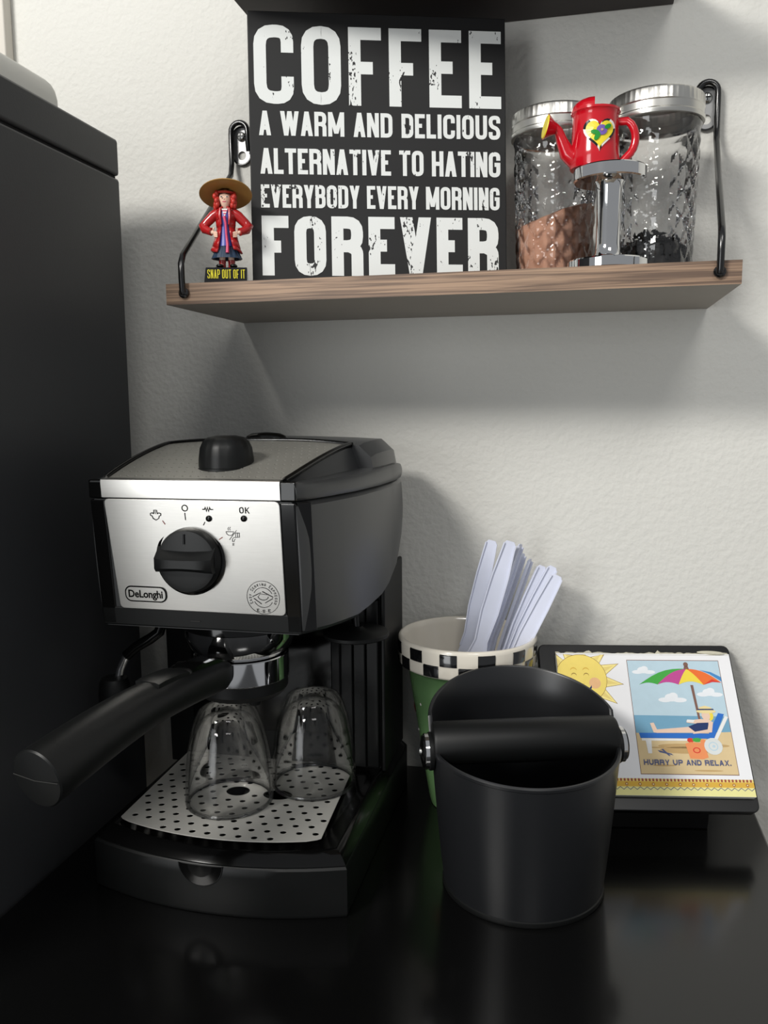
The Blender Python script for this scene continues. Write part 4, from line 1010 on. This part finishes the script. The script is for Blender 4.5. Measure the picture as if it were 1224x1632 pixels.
for s_ in (-1, 1):
    mb = MB(); mb.lathe([(.014, s_ * .0700), (.0142, s_ * .0712), (.0142, s_ * .0728), (.0135, s_ * .0734)], (KX, KY, bz - .004), 40, 'x', cap=True); mb.build('bar_collar', 'rubber', bar, smooth=40)
    mb = MB(); mb.lathe([(.0128, s_ * .0730), (.0133, s_ * .0734), (.0133, s_ * .0762), (.0128, s_ * .0766), (.0100, s_ * .0766)], (KX, KY, bz - .004), 40, 'x'); mb.build('steel_ring', 'chrome', bar, smooth=40)
    mb = MB(); mb.lathe([(.0122, s_ * .0755), (.0118, s_ * .0778), (.0060, s_ * .0790), (.001, s_ * .0792)], (KX, KY, bz - .004), 40, 'x'); mb.build('end_disc', 'gloss', bar, smooth=40)
    mb = MB(); mb.lathe([(.0034, s_ * .0785), (.0030, s_ * .0802), (.001, s_ * .0806)], (KX, KY, bz - .004), 16, 'x'); mb.build('screw', 'screw', bar, smooth=40)

# ================================================================ CROCK
CX, CY = -.0935, -.0365
t = thing('crock', 'green ceramic crock with black and white checked rim, full of cutlery', 'pot', (CX, CY, 0))
def cr_(z): return .0335 + .0210 * max(0, z) / .134
mb = MB(); mb.lathe([(.001, .004), (.028, .004), (.030, .0008), (.0330, .0008), (.0338, .004)] + [(cr_(z), z) for z in (.01, .03, .06, .09, .115, .130)] + [(.0570, .1335), (.0598, .1345)], (CX, CY, 0), 72); mb.build('body', 'glazegreen', t, smooth=50)
mb = MB(); mb.lathe([(.0598, .1345), (.0612, .1350), (.0622, .137), (.0628, .1565), (.0626, .1590), (.0615, .1604), (.0598, .1606), (.0585, .1595), (.0575, .155), (.0520, .128), (.0490, .12), (.0395, .06), (.0320, .015), (.028, .010), (.001, .009)], (CX, CY, 0), 72); mb.build('rim', 'glaze', t, smooth=50)
NS = 24
for row in range(2):
    for i in range(NS):
        if (i + row) % 2: continue
        a0 = 2 * PI * (i + .04) / NS; a1 = 2 * PI * (i + .96) / NS; z0 = (.1360, .1468)[row]; z1 = (.1464, .1582 - .0008)[row]; vs = []
        for z, dr in ((z0 + .0008, .0), (z0, .0006), (z1 - .0012, .0007), (z1, .0001)):
            for k in range(5):
                a = a0 + (a1 - a0) * k / 4; r = .0622 + .0006 * (z - .137) / .02 + dr + (.0001 if 0 < k < 4 else -.0002); vs.append((CX + r * math.cos(a), CY + r * math.sin(a), z))
        mb = MB(); mb.add(vs, [(r_ * 5 + k, r_ * 5 + k + 1, (r_ + 1) * 5 + k + 1, (r_ + 1) * 5 + k) for r_ in range(3) for k in range(4)]); mb.build('black_square', 'glazeblack', t, smooth=60)
rnd = random.Random(12)
def dab(name, ang, z, rx, rz, mt):
    r0 = cr_(z) + .0004; vs = [(CX + (r0 + .0003) * math.cos(ang), CY + (r0 + .0003) * math.sin(ang), z)]
    for q in range(12):
        b_ = 2 * PI * q / 12; zz_ = z + rz * math.sin(b_); aa = ang + rx * math.cos(b_) / r0; vs.append((CX + (cr_(zz_) + .0003) * math.cos(aa), CY + (cr_(zz_) + .0003) * math.sin(aa), zz_))
    mb = MB(); mb.add(vs, [(0, 1 + q, 1 + (q + 1) % 12) for q in range(12)]); mb.build(name, mt, t, smooth=60)
for i in range(34):
    dab('white_dot', 2 * PI * i / 34 + rnd.uniform(-.05, .05), .050 + .074 * ((i * 7) % 10) / 10, .0011, .0014, 'white')
for i in range(7):
    a = math.radians(196 + i * 51); 
    dab('cherry', a, .092, .0048, .0052, 'glazered')

# ================================================================ CUTLERY standing in the crock
def cutlery(label, tip, foot, wtip, wmid, roll=0.0, wb_=.0125):
    """tip and foot are axis end points; the foot end spreads into a bowl inside the crock"""
    tip = Vector(tip); foot = Vector(foot); ax = (tip - foot); Ln = ax.length; ax.normalize()
    t = thing('plastic_spoon', label, 'cutlery', foot, 'white plastic cutlery standing in the crock', world=False)
    view = Vector((.06, -1, .25)).normalized()
    side = ax.cross(view).normalized(); side = (Matrix.Rotation(roll, 3, ax) @ side); nrm = side.cross(ax).normalized()
    def blade(mb, rows, h):
        lp = []
        for s_, w_, bend in rows:
            p = ax * (s_ * Ln) + nrm * bend
            lp.append([p - side * w_ - nrm * h, p + side * w_ - nrm * h, p + side * w_ + nrm * h, p - side * w_ + nrm * h])
        mb.loft(lp)
    rows = [(.0, wb_ * .7, .002), (.10, wb_, .003), (.25, wb_, .002), (.36, (wb_ + wmid) * .42, .001), (.44, wmid * .72, 0), (.60, wmid, 0), (.80, wmid * .95, 0), (.93, wtip, 0), (.985, wtip * .9, 0), (1, wtip * .6, 0)]
    mb = MB(); blade(mb, rows, .0006); b_ = mb.build('blade', 'cutlery', t, smooth=25, bevel=.0003)
    for s_ in (-1, 1):          # raised flanges along the edges
        mb = MB(); lp = []
        for q, w_, bend in rows[3:-1]:
            p = ax * (q * Ln) + side * s_ * w_ + nrm * bend
            lp.append([p - side * .0006 - nrm * .0006, p + side * .0006 - nrm * .0006, p + side * .0006 + nrm * .0024, p - side * .0006 + nrm * .0024])
        mb.loft(lp); mb.build('flange', 'cutlery', t, smooth=25)
    return t
CUT = [
    ('widest white plastic handle, tallest of the bundle in the crock', (-.0560, -.0240, .2440), (-.1010, -.0420, .082), .0058, .0078, .10, .0125),
    ('leftmost white plastic handle, behind the tallest one', (-.0740, -.0100, .2420), (-.1090, -.0160, .085), .0055, .0070, -.05, .008),
    ('narrow white plastic handle just right of the tallest one', (-.0480, -.0080, .2390), (-.0980, -.0290, .085), .0034, .0050, 1.0, .006),
    ('short thin white plastic handle in the gap of the bundle, left one', (-.0465, .0060, .2280), (-.0930, -.0080, .085), .0034, .0036, .9, .004),
    ('short thin white plastic handle in the gap of the bundle, right one', (-.0395, .0030, .2235), (-.0850, -.0160, .082), .0030, .0036, 1.1, .004),
    ('white plastic handle leaning right, left of the right-hand pair', (-.0280, -.0060, .2190), (-.0810, -.0270, .082), .0046, .0056, .25, .006),
    ('white plastic handle leaning right, second from the right', (-.0180, -.0180, .2210), (-.0820, -.0380, .080), .0048, .0060, .1, .006),
    ('white plastic handle leaning furthest right over the crock rim', (-.0135, -.0330, .2160), (-.0800, -.0510, .080), .0055, .0066, .0, .006),
]
for c_ in CUT: cutlery(*c_)

# ================================================================ NOTEPAD HOLDER AND PAD
az, el = math.radians(10), math.radians(52)
ND_ = Vector((math.cos(az), math.sin(az), 0)); DD = Vector((math.sin(az) * math.cos(el), -math.cos(az) * math.cos(el), -math.sin(el))); NN = DD.cross(ND_) * -1
NN = ND_.cross(DD); NN = NN if NN.z > 0 else -NN
TR = Vector((.1350, .0185, .1441))
def bp(a, b_, h): return tuple(TR + ND_ * a + DD * b_ + NN * h)
t = thing('notepad_holder', 'black slanted wooden holder behind the bucket, under the notepad', 'holder', (.06, -.03, 0))
mb = MB(); mb.prism(rrect(-.1685, .0050, -.002, .1455, .006, 5), lambda a, b_, h: bp(a, b_, h - .0105), .0105); mb.build('slanted_board', 'board', t, bevel=.0012)
mb = MB()
def wb(a, y0, z0): return None
# wedge foot underneath, on the table
def wedge(x0, x1):
    f_ = lambda x: (x - .135) * math.tan(az)
    vs = []
    for x in (x0, x1):
        o_ = f_(x); vs += [(x, .010 + min(o_, 0), .0004), (x, -.045 + o_, .0004), (x, -.052 + o_, .0230), (x, -.0005 + min(o_, 0), .1010)]
    return vs
vs = wedge(.030, .118); mb.add(vs, [(0, 1, 2, 3), (7, 6, 5, 4), (0, 4, 5, 1), (1, 5, 6, 2), (2, 6, 7, 3), (3, 7, 4, 0)]); mb.build('wedge_foot', 'board', t, bevel=.001)
t = thing('notepad', 'white notepad printed with a smiling sun and a beach scene', 'notepad', bp(-.075, .131, 0))
PA0, PA1, PB0, PB1, PH = -.1535, .0012, .0095, .1345, .0065
mb = MB(); mb.mat(0).prism([(PA0, PB0), (PA1, PB0), (PA1, PB1), (PA0, PB1)], lambda a, b_, h: bp(a, b_, .0003 + h), PH); pad = mb.build('paper_block', ['papedge'], t, smooth=0)
sh_ = lambda a, b_, h: bp(a, b_, PH + .0004 + h)
mb = MB(); mb.sheet([(PA0, PB0), (PA1, PB0), (PA1, PB1), (PA0, PB1)], sh_, 0.0001); top = mb.build('top_sheet', 'paper', t, smooth=0)
# torn glue strip along the upper edge
mb = MB(); nq = 60; rnd = random.Random(2); up_ = []; 
for i in range(nq + 1):
    a = PA0 + (PA1 - PA0) * i / nq; up_.append((a, PB0 - .0018 - rnd.random() * .0014 - (.002 if i in (11, 12, 36, 52, 53, 54) else 0)))
for i in range(nq): mb.add([sh_(up_[i][0], up_[i][1], -.0040), sh_(up_[i + 1][0], up_[i + 1][1], -.0040), sh_(up_[i + 1][0], PB0 + .0012, .0004), sh_(up_[i][0], PB0 + .0012, .0004), sh_(up_[i][0], PB0 + .0008, -.0042), sh_(up_[i + 1][0], PB0 + .0008, -.0042)], [(0, 1, 2, 3), (0, 4, 5, 1)])
mb.sphere(sh_(PA1 - .016, PB0 - .0012, .0002), .012, .002, .0018, 14, 8)
mb.build('torn_binding', 'glue', t, smooth=0)
# print layers
LAY = [0]
def fanpoly(poly): return poly
pr = MB(); names = []
def P_(poly, mt, lay, mb_=None):
    mb_ = mb_ or pr
    if mt not in names: names.append(mt)
    mb_.mat(names.index(mt))
    # triangulated by blender as an ngon, kept planar
    mb_.sheet([(a, b_) for a, b_ in poly], sh_, .00014 + lay * .00003)
# picture frame coordinates: u 0..1 left->right, v 0..1 top->bottom
U0, U1, V0, V1 = -.0905, -.0098, .0160, .1165
q = lambda u, v: (U0 + (U1 - U0) * u, V0 + (V1 - V0) * v)
def qe(u, v, ru, rv, n=18, a0=0, a1=360): return [q(u + ru * math.cos(math.radians(a0 + (a1 - a0) * i / n)), v + rv * math.sin(math.radians(a0 + (a1 - a0) * i / n))) for i in range(n + (0 if a1 - a0 == 360 else 1))]
def qp(*pts): return [q(*p) for p in pts]
e_ = .006
P_(qp((-e_, -e_), (1 + e_, -e_), (1 + e_, 1 + e_), (-e_, 1 + e_)), 'p_brown', -1)
P_(qp((0, 0), (1, 0), (1, .52), (0, .52)), 'p_sky', 0)
P_(qp((0, .50), (1, .505), (1, .67), (0, .67)), 'p_sea', 1)
P_(qp((0, .655), (.12, .662), (.4, .66), (1, .64), (1, 1), (0, 1)), 'p_sand', 2)
for cu_, cv, s_ in ((.16, .09, 1.0), (.43, .34, 1.2), (.84, .29, 1.1)):
    for du, dv, r1, r2 in ((0, 0, .06, .030), (-.06, .018, .06, .018), (.07, .018, .065, .018), (.02, -.012, .04, .026)):
        P_(qe(cu_ + du * s_, cv + dv * s_, r1 * s_, r2 * s_), 'p_cloud', 1.0 + (du + .1) * 2)
for su, sv, a_, b_ in ((.25, .93, .12, .008), (.7, .97, .15, .007), (.2, .78, .08, .006), (.86, .76, .1, .012), (.5, .80, .28, .03), (.45, .765, .24, .02)): P_(qe(su, sv, a_, b_), 'p_sandd', 3)
# parasol
P_(qp((.655, .225), (.685, .225), (.705, .535), (.680, .535)), 'p_brown', 4)
apex = (.64, .075)
def gore(p0, p1, sag, c0, c1, mt):
    pts = [apex]
    for i in range(7):      # left edge from apex to p0
        k = (i + 1) / 7; pts.append((apex[0] + (p0[0] - apex[0]) * k, apex[1] + (p0[1] - apex[1]) * k - c0 * math.sin(PI * k)))
    for i in range(1, 7):
        k = i / 7; pts.append((p0[0] + (p1[0] - p0[0]) * k, p0[1] + (p1[1] - p0[1]) * k - sag * math.sin(PI * k)))
    for i in range(7):
        k = 1 - i / 7; pts.append((apex[0] + (p1[0] - apex[0]) * k, apex[1] + (p1[1] - apex[1]) * k - c1 * math.sin(PI * k)))
    P_(qp(*pts[:-0 or None]), mt, 5 + len(pts) * 0)
gore((.10, .225), (.30, .222), .018, .050, .035, 'p_green')
gore((.30, .222), (.53, .222), .022, .035, .012, 'p_pink')
gore((.53, .222), (.80, .222), .030, .012, .014, 'p_yel')
gore((.80, .222), (.995, .200), .020, .014, .035, 'p_org')
P_(qp((.78, .085), (.90, .105), (1, .150), (1, .190), (.88, .120)), 'p_blue2', 6.5)
P_(qp((.80, .222), (.90, .17), (.995, .200), (.90, .196)), 'p_redd', 6)
P_(qe(.64, .035, .026, .022), 'p_brown', 6); P_(qp((.62, .05), (.66, .05), (.67, .08), (.61, .08)), 'p_brown', 6)
# lounger and reader
P_(qp((.03, .655), (.76, .655), (.78, .70), (.04, .70)), 'p_blue', 7)
P_(qp((.73, .70), (.90, .475), (.96, .485), (.80, .715)), 'p_blue', 7.3)
P_(qp((.80, .715), (.965, .50), (1.0, .51), (.84, .715)), 'p_wht', 7)
P_(qp((.05, .702), (.60, .702), (.60, .720), (.05, .722)), 'p_wht', 7)
P_(qp((.09, .722), (.15, .722), (.14, .83), (.10, .83)), 'p_wht', 7)
P_(qp((.16, .57), (.20, .565), (.225, .625), (.56, .600), (.62, .61), (.62, .65), (.22, .655), (.185, .65)), 'p_skin', 8)
P_(qp((.56, .598), (.66, .565), (.78, .560), (.76, .635), (.62, .640)), 'p_navy', 9)
P_(qp((.79, .545), (.83, .555), (.80, .645), (.60, .660), (.60, .645), (.76, .62)), 'p_skin', 10)
P_(qp((.70, .53), (.82, .535), (.80, .570), (.66, .572), (.55, .562), (.55, .545)), 'p_skin', 8.5)
P_(qp((.56, .535), (.64, .538), (.62, .562), (.55, .556)), 'p_wht', 9.5)
P_(qe(.765, .500, .045, .042), 'p_skin', 9); P_(qe(.80, .500, .045, .045, 12, -90, 90), 'p_yel', 8.8)
P_(qe(.775, .462, .105, .018), 'p_hat', 10.2); P_(qp((.69, .455), (.71, .425), (.77, .412), (.83, .425), (.86, .455)), 'p_hat', 10.4); P_(qp((.685, .452), (.69, .440), (.855, .438), (.86, .450)), 'p_navy', 11)
# bag and shell
P_(qp((.50, .745), (.56, .730), (.70, .740), (.72, .86), (.66, .875), (.53, .87)), 'p_bag', 9); P_(qe(.56, .715, .035, .02), 'p_redd', 8.6); P_(qe(.63, .712, .05, .018), 'p_green', 8.7); P_(qe(.69, .725, .03, .02), 'p_bag', 8.9)
P_(qe(.61, .80, .04, .025), 'p_redd', 9.6); P_(qe(.61, .80, .028, .017), 'p_bag', 9.8)
P_(qe(.79, .765, .095, .072), 'p_shell', 9.1); P_(qe(.79, .765, .050, .038), 'p_sky', 9.3); P_(qe(.79, .765, .040, .030), 'p_shell', 9.5); P_(qe(.795, .765, .016, .012), 'p_sky', 9.7)
P_(qp((.20, .80), (.34, .83), (.36, .845), (.22, .82)), 'p_text', 4); P_(qp((.26, .79), (.33, .85), (.31, .85), (.24, .795)), 'p_text', 4.2)
pic = pr.build('beach_picture', names, top, smooth=0, recalc=False)
# caption
mb = MB(); tw = lambda a, b_, h: sh_(*q(a, b_), .00052 + h)
ca = line_polys('HURRY UP AND RELAX.', .04, .94, 0, .046, .011, .008, .035)
put_text(mb, ca, lambda a, b_, h: sh_(*q(a, .928 - b_), .00060 + h)); mb.build('caption_lettering', 'p_text', pic, smooth=0, recalc=False)
# sun
pr = MB(); names = []
sx_, sy_, sr = -.1330, .0335, .0225
for i in range(12):
    a = 2 * PI * (i + .25) / 12; ww = .23
    tri = [(sx_ + sr * .96 * math.cos(a - ww), sy_ + sr * .96 * math.sin(a - ww)), (sx_ + sr * 1.62 * math.cos(a), sy_ + sr * 1.62 * math.sin(a)), (sx_ + sr * .96 * math.cos(a + ww), sy_ + sr * .96 * math.sin(a + ww))]
    tri = [(max(PA0, x), max(PB0 + .0008, y)) for x, y in tri]; big = [(max(PA0, x + (x - sx_) * .035), max(PB0 + .0008, y + (y - sy_) * .035)) for x, y in tri]
    P_(big, 'p_line', 0, pr); P_(tri, 'p_sunray', 1, pr)
    mid = [(sx_ + sr * math.cos(a - ww * .4), sy_ + sr * math.sin(a - ww * .4)), (sx_ + sr * 1.45 * math.cos(a), sy_ + sr * 1.45 * math.sin(a)), (sx_ + sr * math.cos(a + ww * .4), sy_ + sr * math.sin(a + ww * .4))]
    P_([(max(PA0, x), max(PB0 + .0008, y)) for x, y in mid], 'p_band', 1.5, pr)
P_([(max(PA0, x), max(PB0 + .0008, y)) for x, y in arc(sx_, sy_, sr + .0004, 0, 360, 40)[:-1]], 'p_line', 2, pr)
P_([(max(PA0, x), max(PB0 + .0008, y)) for x, y in arc(sx_, sy_, sr, 0, 360, 40)[:-1]], 'p_sun', 3, pr)
for du in (-.0105, .0118): P_(arc(sx_ + du, sy_ + .004, .0052, 0, 360, 16)[:-1], 'p_blush', 4, pr)
for du in (-.0062, .0048):
    P_(arc(sx_ + du, sy_ - .0030, .0024, 180, 360, 10) + arc(sx_ + du, sy_ - .0022, .0024, 360, 180, 10), 'p_line', 5, pr)
    P_(arc(sx_ + du, sy_ - .0075, .0030, 200, 340, 10) + arc(sx_ + du, sy_ - .0066, .0030, 340, 200, 10), 'p_bandd', 5, pr)
P_(arc(sx_ + .0005, sy_ + .0036, .0022, 20, 160, 10) + arc(sx_ + .0005, sy_ + .0031, .0022, 160, 20, 10), 'p_bandd', 5, pr)
P_(arc(sx_, sy_ + .0035, .0100, 30, 150, 16) + arc(sx_, sy_ + .0010, .0100, 150, 30, 16), 'p_navy', 5, pr)
pr.build('sun_picture', names, top, smooth=0, recalc=False)
# border at the lower edge
pr = MB(); names = []
B0, B1 = .1205, PB1 - .0001
P_([(PA0, B0), (PA1, B0), (PA1, B1), (PA0, B1)], 'p_cream', 0, pr); P_([(PA0, B0), (PA1, B0), (PA1, B0 + .0068), (PA0, B0 + .0068)], 'p_band', 1, pr); P_([(PA0, B0 + .0024), (PA1, B0 + .0024), (PA1, B0 + .0066), (PA0, B0 + .0066)], 'p_bandd', 2, pr)
nb_ = 52
for i in range(nb_):
    a = PA0 + (PA1 - PA0) * i / nb_; P_([(a, B0), (a + .0016, B0), (a + .0016, B0 + .0022), (a, B0 + .0022)], 'p_bandr', 3, pr)
for i in range(14):
    a = PA0 + (PA1 - PA0) * (i + .5) / 14
    P_(arc(a, B0 + .0046, .0013, 0, 360, 10)[:-1], 'p_bandr', 4, pr); P_(arc(a, B0 + .0046, .0007, 0, 360, 8)[:-1], 'p_cream', 5, pr)
for i in range(28):
    a0 = PA0 + (PA1 - PA0) * i / 28; a1 = PA0 + (PA1 - PA0) * (i + 1) / 28; m_ = (a0 + a1) / 2
    P_([(a0, B0 + .0066), (m_, B0 + .0088), (a1, B0 + .0066), (a1, B0 + .0072), (m_, B0 + .0094), (a0, B0 + .0072)], 'p_text', 4, pr)
pr.build('border_print', names, top, smooth=0, recalc=False)

for o in bpy.data.objects:
    for k_ in ('_world', '_own'):
        if k_ in o: del o[k_]
